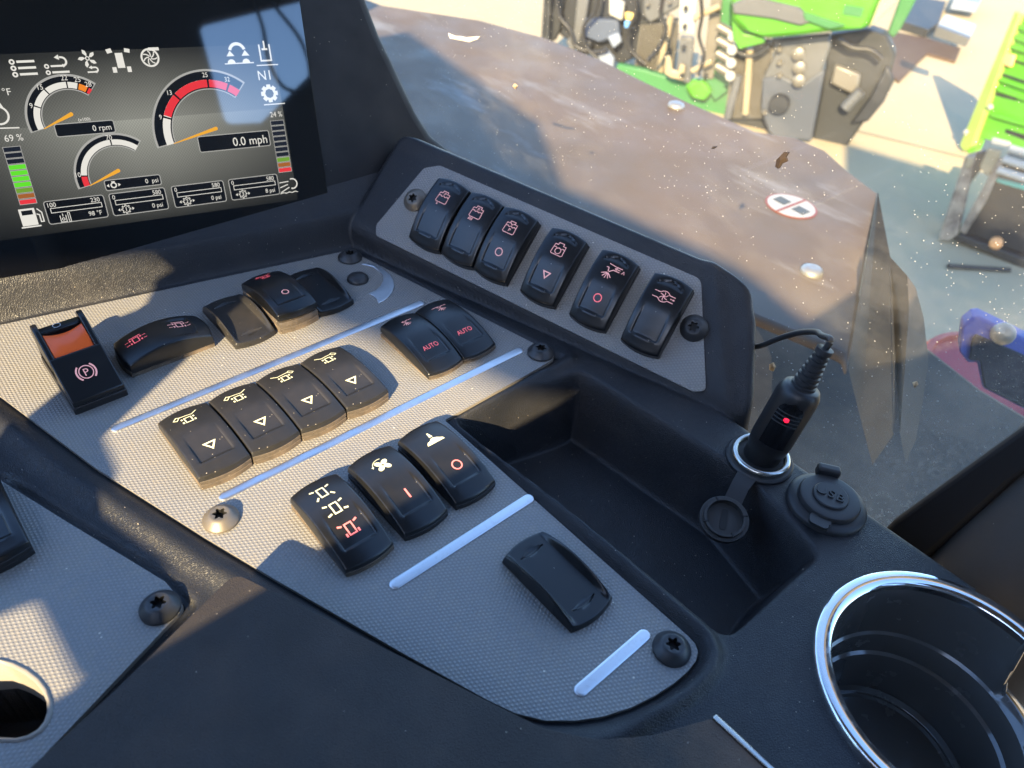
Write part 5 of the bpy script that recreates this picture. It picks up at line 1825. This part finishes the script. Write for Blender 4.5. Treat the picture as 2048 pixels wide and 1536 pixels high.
slab(hd, 'shield_shade', [(5.997, 3.37732, -1.82312), (6.05761, 3.25892, -1.76303), (6.14111, 3.09579, -1.81683), (6.20814, 2.96483, -1.64834), (6.22504, 2.93181, -1.87444), (6.25105, 2.88099, -2.24094), (6.13143, 3.1147, -2.28407), (6.07838, 3.21834, -2.24709), (6.02995, 3.31295, -2.09602)], 0.03, mat('shade_blue_grey', (0.045, 0.052, 0.068), 0.5), HM, 0.02)  # lower half of the shield in shadow, painted as a darker sheet
def disc(parent, name, c, r, m, d=HM, th=0.05, k=0.9):
    mb = MB()
    mb.lathe([(0, 0), (r, 0), (r, th * 0.7), (r * k, th), (0, th)], 28)
    o = mb.build(name, m, parent, 40)
    q = (-d).to_track_quat('Z', 'Y').to_matrix().to_4x4()
    o.matrix_local = Matrix.Translation(Vector(c) - Vector(parent.location)) @ q
    return o
disc(hd, 'hub', (6.06124, 3.18598, -1.97986), 0.085, M_BLK)
for p in ((6.08968, 3.17432, -1.56512), (6.10874, 3.13708, -1.66867), (6.08609, 3.09354, -1.75685)):
    o = disc(hd, 'lug', p, 0.05, M_LGREY, HM, 0.05, 0.5)
for p in ((6.02078, 3.30893, -1.56223), (6.0352, 3.28076, -1.66402), (6.0488, 3.25418, -1.76004), (6.00029, 3.26115, -2.06746)):
    disc(hd, 'nut', p, 0.022, M_LGREY, HM, 0.04, 0.6)
gr0 = [(5.92821, 3.66535, -1.59448), (6.05859, 3.41063, -1.54133)]
gr1 = [(5.9595, 3.60423, -2.23395), (6.10511, 3.31975, -2.16295)]
def grille(parent, a0, a1, b0, b1, n, r, m):
    a0, a1, b0, b1 = map(Vector, (a0, a1, b0, b1))
    for i in range(n):
        t = i / (n - 1)
        rod(parent, 'grille_bar', a0.lerp(a1, t), b0.lerp(b1, t), r, m)
grille(hd, gr0[0], gr0[1], gr1[0], gr1[1], 13, 0.010, M_LGREY)
slab(hd, 'grille_back', [(5.9955, 3.70947, -1.60842), (6.1309, 3.44493, -1.55336), (6.18154, 3.346, -2.20644), (6.03026, 3.64156, -2.28055)], 0.03, M_DGREY, HM, 0)
rod(hd, 'guide_rod', (5.89568, 3.50944, -1.59344), (5.94744, 3.40831, -2.12599), 0.030, M_TUBE)
rod(hd, 'side_tube', (5.88252, 3.53513, -1.81964), (5.88332, 3.53359, -2.19293), 0.034, M_GREY)
gl0 = [(6.07798, 4.82127, -1.78721), (6.22841, 4.52739, -1.69315)]
gl1 = [(6.08428, 4.80896, -2.16558), (6.24735, 4.49038, -2.18087)]
grille(hd, gl0[0], gl0[1], gl1[0], gl1[1], 12, 0.011, M_LGREY)
slab(hd, 'grille_back', [(6.11323, 4.88408, -1.76343), (6.28331, 4.55181, -1.6801), (6.30828, 4.50303, -2.22427), (6.12648, 4.8582, -2.22637)], 0.03, M_DGREY, HM, 0)
rod(hd, 'guide_rod', (6.02891, 4.47819, -1.60363), (6.03258, 4.47102, -2.14759), 0.036, M_TUBE)
slab(hd, 'pale_plate', [(5.72016, 4.20349, -1.29847), (5.78586, 4.07515, -1.27492), (5.81334, 4.02145, -1.62891), (5.74891, 4.14733, -1.63003)], 0.03, M_WHT)
slab(hd, 'support_arm', [(5.79832, 4.16053, -1.6653), (5.85464, 4.05051, -1.65925), (5.88037, 4.00024, -2.04481), (5.81626, 4.12548, -2.03773)], 0.05, M_GREY)
slab(hd, 'hook', [(5.70025, 4.19851, -1.83072), (5.71815, 4.16353, -1.82317), (5.73791, 4.12493, -1.93572), (5.76358, 4.07477, -1.94199), (5.76457, 4.07285, -1.87211), (5.78606, 4.03087, -1.8801), (5.79147, 4.02029, -2.00881), (5.73673, 4.12723, -2.00664), (5.70913, 4.18116, -1.98346)], 0.04, M_TUBE)
slab(hd, 'upright', [(5.9062, 4.01562, -1.27332), (5.94692, 3.93606, -1.25872), (5.96471, 3.9013, -1.48681), (5.993, 3.84603, -1.97979), (5.9486, 3.93278, -1.99073), (5.92259, 3.98359, -1.58424)], 0.06, M_LGREY)
rod(hd, 'link_rod', (5.75464, 4.02639, -1.47722), (5.84096, 3.85777, -1.35075), 0.026, M_TUBE)
rod(hd, 'link_rod', (5.79309, 3.95128, -1.90001), (5.86113, 3.81834, -1.78538), 0.026, M_TUBE)
for k in range(4):
    a = Vector([(5.76736, 3.78207, -1.47735), (5.83389, 3.65209, -1.52169)][0]) + (Vector((5.78634, 3.745, -1.68568)) - Vector((5.76736, 3.78207, -1.47735))) * (k / 2.0) * 0.98
    b = Vector([(5.76736, 3.78207, -1.47735), (5.83389, 3.65209, -1.52169)][1]) + (Vector((5.78634, 3.745, -1.68568)) - Vector((5.76736, 3.78207, -1.47735))) * (k / 2.0) * 0.98
    rod(hd, 'coupling', a, b, 0.038, M_LGREY)
    disc(hd, 'coupling_end', b + Vector((0, 0, 0)) - HM * 0.04, 0.040, M_WHT, HM, 0.04, 0.7)
slab(hd, 'dark_backing', [(5.96186, 3.95077, -1.26375), (5.99683, 3.88245, -1.25121), (6.07897, 3.72198, -1.91162), (6.10095, 3.67903, -1.98958), (6.03796, 3.8021, -2.15344), (5.96834, 3.93812, -2.00475), (5.98893, 3.89787, -1.56988)], 0.05, M_GREEND, HM, 0)
slab(hd, 'lower_beam', [(5.68127, 4.71842, -2.05397), (5.80573, 4.47527, -2.05499), (5.94403, 4.20508, -2.08536), (6.12747, 3.84669, -2.04844), (6.19752, 3.70984, -2.10716), (6.18658, 3.73121, -2.32643), (6.07195, 3.95515, -2.30579), (5.68047, 4.71999, -2.15608)], 0.08, M_GREEND, HM, 0.02)
slab(hd, 'green_knob', [(5.85808, 4.04379, -2.07284), (5.89169, 3.97811, -1.9952), (5.93814, 3.88737, -2.00103), (5.97755, 3.81039, -2.07233), (5.95772, 3.84911, -2.17218), (5.89351, 3.97457, -2.16558)], 0.10, M_GREEN, HM, 0.03)
slab(hd, 'base_block', [(6.05279, 3.66339, -2.26513), (6.21176, 3.35282, -2.21523), (6.4152, 2.95535, -2.29763), (6.4042, 2.97683, -2.39695), (6.13311, 3.50646, -2.40403)], 0.25, M_DGREY, HM, 0.02)
slab(hd, 'side_body', [(6.3926, 3.10925, -1.44907), (6.51272, 2.87457, -1.35485), (6.58944, 2.72469, -1.37783), (6.64052, 2.62489, -1.50416), (6.65416, 2.59824, -1.73977), (6.62854, 2.6483, -2.0284), (6.59393, 2.71591, -2.34026), (6.46893, 2.96011, -2.46315), (6.43323, 3.02986, -1.94683), (6.41516, 3.06517, -1.70929)], 0.20, M_DGREY, HM, 0.02)
slab(hd, 'pale_box', [(6.35534, 2.96257, -1.6396), (6.45671, 2.76453, -1.67632), (6.46715, 2.74411, -1.80307), (6.45172, 2.77427, -1.84363), (6.36127, 2.95099, -1.79285)], 0.08, M_LGREY, HM, 0.02)
rod(hd, 'roller', (6.44045, 2.7085, -1.78645), (6.40757, 2.77273, -1.94478), 0.050, M_GREY)
slab(hd, 'rubber_flap', [(6.56961, 2.63174, -1.57395), (6.61453, 2.54397, -1.6745), (6.60844, 2.55588, -1.8632), (6.5795, 2.61241, -2.0491), (6.52157, 2.7256, -2.09979), (6.55393, 2.66237, -1.84658)], 0.05, M_BLK, HM, 0.02)

en = root_at('engine_block', (5.92635, 5.33699, -1.95186), 'dark blue grey machine assembly with small boxes above the brown cover', 'machine')
slab(en, 'frame', [(5.67574, 5.71686, -1.65201), (5.74975, 5.57226, -1.62547), (5.74755, 5.57656, -1.99288), (5.72523, 5.62016, -2.11678), (5.67149, 5.72517, -2.12896), (5.67581, 5.71672, -1.92668)], 0.08, M_DGREY, HM, 0.02)
slab(en, 'frame', [(5.77114, 5.42073, -1.59183), (5.82492, 5.31567, -1.57255), (5.82342, 5.31859, -1.88677), (5.81068, 5.34348, -2.05099), (5.78384, 5.39593, -2.15801), (5.74076, 5.48009, -2.08907), (5.77443, 5.41431, -1.93381)], 0.08, M_GREY, HM, 0.02)
slab(en, 'housing', [(5.77909, 5.66856, -1.65131), (6.18107, 4.88324, -1.50718), (6.18307, 4.87932, -1.771), (6.1893, 4.86715, -2.09408), (6.11665, 5.00909, -2.21215), (5.9824, 5.27137, -2.19088), (5.88041, 5.47063, -2.12595), (5.798, 5.63163, -2.06258)], 0.15, M_BLK, HM, 0.02)
slab(en, 'cross_box', [(5.79991, 5.32063, -1.82929), (5.95321, 5.02115, -1.77919), (5.97358, 4.98134, -1.91668), (5.88824, 5.14806, -2.01638), (5.79116, 5.33772, -1.98059)], 0.10, mat('blue_black_part', (0.05, 0.065, 0.10), 0.5), HM, 0.02)
slab(en, 'white_box', [(5.87457, 5.10893, -1.58912), (5.94389, 4.97351, -1.61571), (5.94832, 4.96485, -1.77722), (5.88429, 5.08993, -1.74376)], 0.08, M_WHT, HM, 0.02)
slab(en, 'yellow_tag', [(5.94674, 4.946, -1.68781), (5.99147, 4.8586, -1.68841), (5.99239, 4.8568, -1.74989), (5.95249, 4.93475, -1.75643)], 0.03, mat('yellow_tag', (0.62, 0.42, 0.12), 0.5))
slab(en, 'blue_tag', [(5.94885, 4.94188, -1.76676), (5.98011, 4.88079, -1.76355), (5.98971, 4.86204, -1.8225), (5.95393, 4.93195, -1.82761)], 0.03, mat('blue_tag', (0.10, 0.28, 0.62), 0.5))
slab(en, 'grey_cover', [(6.02361, 4.8397, -1.48053), (6.18139, 4.53145, -1.42396), (6.19179, 4.51113, -1.56334), (6.07969, 4.73014, -1.75423), (6.03827, 4.81106, -1.69066)], 0.08, M_GREY, HM, 0.02)
slab(en, 'blue_grey_box', [(5.86916, 5.05367, -1.93141), (5.91533, 4.96345, -1.87629), (5.93737, 4.9204, -1.94982), (5.9045, 4.98461, -2.02834)], 0.06, M_BLUEG, HM, 0.015)
slab(en, 'blue_grey_box', [(5.81704, 5.15548, -2.11202), (5.86772, 5.05646, -2.0342), (5.91626, 4.96165, -2.11773), (5.91982, 4.95469, -2.22174), (5.85737, 5.07669, -2.2101)], 0.06, M_BLUEG, HM, 0.015)
slab(en, 'dark_foot', [(5.76244, 5.30606, -1.99593), (5.82007, 5.19346, -2.01002), (5.81069, 5.21179, -2.14674), (5.75228, 5.3259, -2.13283)], 0.06, M_BLK, HM, 0.015)
rod(en, 'hose', (5.55263, 5.62816, -1.65344), (5.56038, 5.61301, -2.08157), 0.020, M_DGREY)
pl_ = root_at('dark_stand', (5.9121, 5.88693, -2.3), 'dark upright stand on the sunlit concrete by the machine assembly', 'stand')
slab(pl_, 'leg', [(5.55083, 5.63169, -1.61889), (5.57368, 5.58703, -1.61069), (5.58615, 5.56267, -2.10924), (5.55751, 5.61863, -2.121)], 0.06, M_DGREY, HM, 0.01)

# hoses, clamps and bolts on the machines
def hose(parent, name, pts, r, m):
    o_ = Vector(parent.location)
    mb = MB()
    mb.tube(bez([Vector(p) - o_ for p in pts], 6), r, 8)
    mb.build(name, m, parent, 60)
M_HOSE = mat('black_hose', (0.012, 0.012, 0.014), 0.45)
hose(en, 'hose', [(5.56662, 5.51305, -1.59245), (5.5926, 5.46229, -1.80412), (5.65099, 5.3482, -1.918), (5.68775, 5.2764, -2.05192), (5.76937, 5.11694, -2.07455), (5.83131, 4.99593, -2.03001)], 0.022, M_HOSE)
hose(en, 'hose', [(5.74583, 5.11903, -1.5178), (5.73753, 5.13525, -1.71101), (5.69704, 5.21434, -1.85155), (5.71827, 5.17288, -2.02682), (5.78126, 5.04981, -2.12276)], 0.018, M_HOSE)
hose(en, 'hose', [(5.87471, 4.82334, -1.4612), (5.89897, 4.77594, -1.63864), (5.88019, 4.81264, -1.83018), (5.90596, 4.7623, -1.97358), (5.978, 4.62155, -2.07254)], 0.020, M_HOSE)
hose(hd, 'hose', [(5.58221, 4.25353, -1.296), (5.58324, 4.25152, -1.46676), (5.61628, 4.18697, -1.59836), (5.60298, 4.21296, -1.75237), (5.56925, 4.27885, -1.87702)], 0.020, M_HOSE)
hose(hd, 'hose', [(5.69592, 3.98749, -1.24484), (5.72399, 3.93265, -1.42554), (5.73075, 3.91944, -1.58924), (5.76731, 3.84802, -1.73771), (5.76161, 3.85915, -1.90045)], 0.016, M_HOSE)
hose(hd, 'hose', [(5.8183, 3.57282, -1.6322), (5.86916, 3.47345, -1.64297), (5.90798, 3.39761, -1.59475), (5.93009, 3.35442, -1.53827)], 0.016, M_HOSE)
hose(hd, 'hose', [(6.28144, 2.97526, -1.43508), (6.34119, 2.85853, -1.47231), (6.39996, 2.74371, -1.46339), (6.45067, 2.64463, -1.51171)], 0.020, M_HOSE)
hose(lf, 'hose', [(5.62242, 1.17292, -1.75652), (5.61746, 1.19457, -1.86671), (5.61991, 1.18386, -1.99799), (5.61653, 1.19862, -2.10489)], 0.018, M_HOSE) if False else None
for p in ((5.70797, 4.09562, -1.41052), (5.71888, 4.07431, -1.54924), (5.76564, 4.07075, -1.72721), (5.78214, 4.03852, -1.9601), (5.8933, 3.86524, -1.92481), (5.87911, 3.89297, -1.3951)):
    disc(hd, 'bolt', p, 0.020, M_DGREY, HM, 0.03, 0.6)
for p in ((6.00739, 4.73971, -1.57355), (6.09741, 4.56383, -1.52321), (6.07405, 4.60948, -1.6344)):
    disc(en, 'bolt', p, 0.018, M_LGREY, HM, 0.03, 0.6)
slab(hd, 'shadow_strip', [(5.79822, 3.61205, -1.62452), (5.91048, 3.39273, -1.53066), (5.93271, 3.3493, -1.49044), (5.91421, 3.38544, -1.49017), (5.82338, 3.56289, -1.58219)], 0.02, M_BLK, HM, 0)  # dark sheet laid on as a patch of shadow
slab(hd, 'shadow_strip', [(5.98397, 3.38083, -1.49873), (6.17446, 3.00867, -1.37613), (6.17786, 3.00204, -1.39747), (5.98986, 3.36934, -1.52767)], 0.02, M_BLK, HM, 0)  # another shadow patch put in as a dark sheet
slab(hd, 'decal', [(5.94894, 2.85671, -1.10584), (6.01099, 2.73547, -1.10333), (6.01172, 2.73404, -1.16546), (5.95235, 2.85003, -1.16716)], 0.01, M_GREEND, HM, 0)

# things lying on the yard
def ground_slab(name, pts, th, m, label, cat):
    o_ = Vector(pts[0])
    mb = MB()
    mb.prism([tuple(Vector(p) - o_) for p in pts], (0, 0, th))
    o = bevel(mb.build(name, m, None, 30, loc=tuple(o_)), 0.006, 2)
    tag(o, label, cat)
M_BRD = mat('brown_board', (0.06, 0.030, 0.012), 0.75)
ground_slab('brown_board', [(10.35972, 4.29792, -2.3), (10.55459, 3.89807, -2.3), (10.56978, 3.45456, -2.3), (9.96145, 3.24917, -2.3), (9.92309, 3.57397, -2.3), (9.57003, 3.49496, -2.3), (8.63405, 3.26873, -2.3), (8.78016, 3.49133, -2.3)], 0.03, M_BRD, 'flat brown board lying on the concrete right of the green machine', 'board')
ground_slab('dark_scrap', [(12.13234, 4.90308, -2.3), (12.33825, 4.49101, -2.3), (11.15517, 4.0372, -2.3), (10.64117, 3.93993, -2.3), (10.65356, 4.28501, -2.3), (11.40524, 4.62575, -2.3)], 0.10, M_DGREY, 'dark grey scrap lying behind the brown board', 'scrap')
wb = root_at('white_crate', (10.70532, 3.61072, -2.3), 'small bright white crate with a grey side beside the brown board', 'crate')
slab(wb, 'lid', [(10.29905, 3.72644, -2.05), (10.83726, 3.88121, -2.05), (10.75051, 3.46326, -2.05), (10.17095, 3.27903, -2.05)], 0.02, M_WHT, Vector((0, 0, 1)), 0.004)
slab(wb, 'side', [(8.18611, 2.96889, -1.57628), (8.25597, 2.66394, -1.61454), (8.25485, 2.66881, -1.69241), (8.18659, 2.96679, -1.66636)], 0.10, M_GREY, H1, 0.004)
ground_slab('grey_box', [(12.75585, 4.53696, -2.2), (12.92523, 4.24331, -2.2), (12.13429, 3.99063, -2.2), (11.9691, 4.26761, -2.2)], 0.12, M_BLUEG, 'blue grey box at the top edge behind the white crate', 'box')
gb = root_at('green_beam', (6.88714, 2.80149, -1.3147), 'dark green beam leaning behind the lime green hood', 'beam')
slab(gb, 'beam', [(6.8636, 2.84749, -1.42595), (6.8624, 2.84982, -1.27784), (6.86072, 2.85312, -1.1121), (6.91667, 2.7438, -1.09194), (6.9107, 2.75546, -1.22895), (6.90046, 2.77546, -1.38758), (6.88738, 2.80102, -1.45622)], 0.1, M_GREEND, HM, 0.01)

# right hand green machine
H2 = Vector((0.85303, -0.52186, 0))
rm = root_at('green_machine', (7.48489, 2.03302, -2.3), 'lime green slotted machine side at the right edge above a rusty frame', 'farm machine')
M_LIME = mat('bright_lime_paint', (0.085, 0.34, 0.014), 0.42)
slab(rm, 'side_panel', [(7.58014, 2.18871, -1.18752), (7.23872, 1.63062, -1.15806), (6.91043, 1.09399, -1.94271), (7.25149, 1.6515, -2.04617), (7.43375, 1.94942, -2.13044), (7.43313, 1.94841, -2.24044), (7.46787, 2.00519, -2.30391), (7.53486, 2.1147, -2.21572)], 0.06, M_LIME, H2, 0.01)
slab(rm, 'edge_flange', [(7.51937, 2.18519, -1.16408), (7.48541, 2.12967, -1.16847), (7.39375, 1.97984, -2.197), (7.42733, 2.03473, -2.28217), (7.4615, 2.0906, -2.25544)], 0.05, mat('olive_paint', (0.24, 0.33, 0.07), 0.5), H2, 0.006)
for i in range(7):
    y = 52 + i * 17
    x = 2034 - i * 8
RIBS = [[(7.51693, 2.14288, -1.24443), (7.39432, 1.94246, -1.23532), (7.38425, 1.92599, -1.25958), (7.51452, 2.13893, -1.27393)], [(7.5069, 2.12648, -1.31615), (7.36661, 1.89715, -1.30207), (7.35525, 1.8786, -1.3294), (7.50314, 2.12034, -1.34915)], [(7.48885, 2.09697, -1.39175), (7.33884, 1.85177, -1.36893), (7.32873, 1.83524, -1.39327), (7.48634, 2.09287, -1.42192)], [(7.44703, 2.02862, -1.70624), (7.21964, 1.65692, -1.65598), (7.2069, 1.6361, -1.68665), (7.44434, 2.02422, -1.74644)], [(7.40641, 1.96222, -1.9067), (7.1533, 1.54848, -1.81573), (7.14307, 1.53176, -1.84037), (7.40091, 1.95322, -1.93727)], [(7.48189, 2.08559, -1.65525), (7.24254, 1.69435, -1.60084), (7.23491, 1.68188, -1.61921), (7.47926, 2.0813, -1.67853)]]
for p in RIBS:
    slab(rm, 'rib', p, 0.03, M_LIME, H2, 0.008)
SLOTS = [[(7.50473, 2.08077, -1.61605), (7.31233, 1.76627, -1.57308), (7.30464, 1.7537, -1.59162), (7.50343, 2.07866, -1.63593)], [(7.49016, 2.05696, -1.7699), (7.34746, 1.8237, -1.72026), (7.3409, 1.81298, -1.73612), (7.49427, 2.06368, -1.79429)], [(7.31582, 1.77198, -1.95814), (7.1733, 1.53902, -1.90815), (7.16502, 1.52548, -1.9433), (7.31152, 1.76495, -1.985)], [(7.51707, 2.10094, -2.0228), (7.49458, 2.06418, -1.98714), (7.49748, 2.06892, -2.05237), (7.50882, 2.08747, -2.0888)], [(7.46493, 2.01573, -1.48387), (7.35094, 1.82939, -1.46498), (7.34583, 1.82104, -1.47729), (7.46491, 2.01569, -1.4999)]]
for p in SLOTS:
    slab(rm, 'slot', p, 0.02, M_BLK, H2, 0)
slab(rm, 'orange_marker', [(7.47502, 2.09353, -1.46032), (7.42521, 2.01211, -1.44476), (7.4147, 1.99493, -1.53382), (7.4594, 2.06799, -1.54715)], 0.03, mat('orange_marker', (0.75, 0.38, 0.16), 0.5), H2, 0.008)
for p in ((7.46946, 2.08444, -2.13404), (7.40597, 1.98066, -1.86107)):
    disc(rm, 'stud', p, 0.022, M_WHT, H2, 0.03, 0.6)
M_RUST = mat('rusty_brown_steel', (0.24, 0.17, 0.12), 0.7)
nt = NT(M_RUST)
nt.l(nt.mix(nt.ramp(nt.noise(nt.coord(), 9, 5, 0.7), 0.35, 0.65), (0.30, 0.24, 0.18), (0.10, 0.075, 0.06)), nt.b.inputs['Base Color'])
lf = root_at('loading_frame', (5.70997, 1.40102, -2.3), 'rusty steel frame with black body and teal strip at the right edge', 'frame')
slab(lf, 'front_beam', [(5.59777, 1.50443, -1.67982), (5.60954, 1.45304, -1.641), (5.64032, 1.31869, -2.20336), (5.63279, 1.35155, -2.26627), (5.61761, 1.4178, -2.28602), (5.61191, 1.44269, -2.13326)], 0.06, M_RUST, H1, 0.01)
slab(lf, 'brace', [(5.63796, 1.46334, -1.64485), (5.65201, 1.402, -1.60305), (5.65673, 1.3814, -1.70223), (5.651, 1.40641, -1.82784), (5.65089, 1.4069, -1.97153)], 0.05, M_DGREY, H1, 0.01)
slab(lf, 'brace', [(5.63036, 1.31739, -1.63429), (5.63741, 1.28662, -1.60975), (5.64333, 1.26076, -1.91889), (5.63954, 1.27732, -2.18275), (5.62912, 1.32281, -2.16942)], 0.05, M_RUST, H1, 0.01)
slab(lf, 'beige_plate', [(5.63012, 1.408, -1.58625), (5.64886, 1.32622, -1.57962), (5.65268, 1.3095, -1.70753), (5.64752, 1.33204, -1.76606), (5.63122, 1.4032, -1.71903)], 0.03, M_TUBE, H1, 0.01)
slab(lf, 'beige_plate', [(5.59957, 1.40701, -1.51006), (5.62519, 1.29519, -1.50733), (5.62483, 1.29675, -1.54181), (5.60091, 1.40115, -1.54912)], 0.03, M_WHT, H1, 0.01)
slab(lf, 'beige_plate', [(5.57906, 1.49653, -1.66498), (5.5896, 1.45052, -1.65635), (5.59223, 1.43903, -1.72377), (5.58667, 1.46331, -1.75402)], 0.03, M_TUBE, H1, 0.01)
slab(lf, 'black_body', [(5.7934, 1.32222, -1.66232), (5.88295, 0.93133, -1.61074), (5.96289, 0.58238, -2.30113), (5.78657, 1.35201, -2.30102), (5.79102, 1.33261, -2.05694), (5.79291, 1.32433, -1.86104)], 0.3, M_BLK, H1, 0.02)
slab(lf, 'teal_strip', [(5.7387, 1.29231, -1.78447), (5.84347, 0.83498, -1.76357), (5.84767, 0.81664, -1.79986), (5.73919, 1.29015, -1.80945)], 0.03, mat('teal_plastic', (0.05, 0.42, 0.34), 0.5), H1, 0.005)
for k in range(3):
    rod(lf, 'white_roll', Vector((5.6455, 1.29609, -1.54644)) + Vector((0, 0, -0.075 * k)), Vector((5.71405, 0.99687, -1.55335)) + Vector((0, 0, -0.075 * k)), 0.026, M_WHT)
slab(lf, 'foot_bar', [(5.67, 1.41304, -2.26779), (5.67579, 1.38778, -2.21611), (5.79679, 0.85959, -2.23407), (5.86254, 0.57258, -2.25752), (5.87019, 0.53919, -2.32359), (5.79753, 0.85637, -2.30632), (5.72778, 1.16084, -2.27627)], 0.08, M_DGREY, H1, 0.01)
disc(lf, 'orange_knob', (5.64435, 1.07719, -2.14086), 0.040, mat('orange_knob', (0.72, 0.32, 0.12), 0.5), H1, 0.05, 0.6)
o = rod(None, 'loose_rod', (5.30663, 1.20289, -2.28), (5.64308, 0.913, -2.28), 0.016, M_DGREY)
tag(o, 'dark thin rod lying on the grey concrete below the rusty frame', 'rod')

# ------------------------------------------------------------------ loose grit on the console
me = bpy.data.meshes.new('grit')
vs, fs = [], []
def grain(x, y, z, r):
    k = len(vs)
    a = random.random() * 6.28
    for q in range(3):
        vs.append((x + r * math.cos(a + 2.1 * q) * random.uniform(0.6, 1.4), y + r * math.sin(a + 2.1 * q) * random.uniform(0.6, 1.4), z))
    vs.append((x, y, z + r * random.uniform(0.4, 1.0)))
    fs.extend([(k, k + 1, k + 3), (k + 1, k + 2, k + 3), (k + 2, k, k + 3), (k, k + 2, k + 1)])
gx, gy = np.array([random.uniform(-0.1, 0.31) for _ in range(900)]), np.array([random.uniform(0.0, 0.46) for _ in range(900)])
gz, gd = console_height(gx, gy)
for x, y, z, d in zip(gx, gy, gz, gd):
    if d > 0.001 and z > -0.06 and abs(z) < 0.05 and random.random() < 0.40 and math.hypot(x - CUP_C[0], y - CUP_C[1]) > 0.062 and x < 0.305:
        grain(x, y, z, random.choice((0.0002, 0.0002, 0.00025, 0.0004)))
o = mesh('grit', vs, fs, mat('pale_grit', (0.42, 0.36, 0.28), 0.8), None, 0)
o['kind'] = 'stuff'
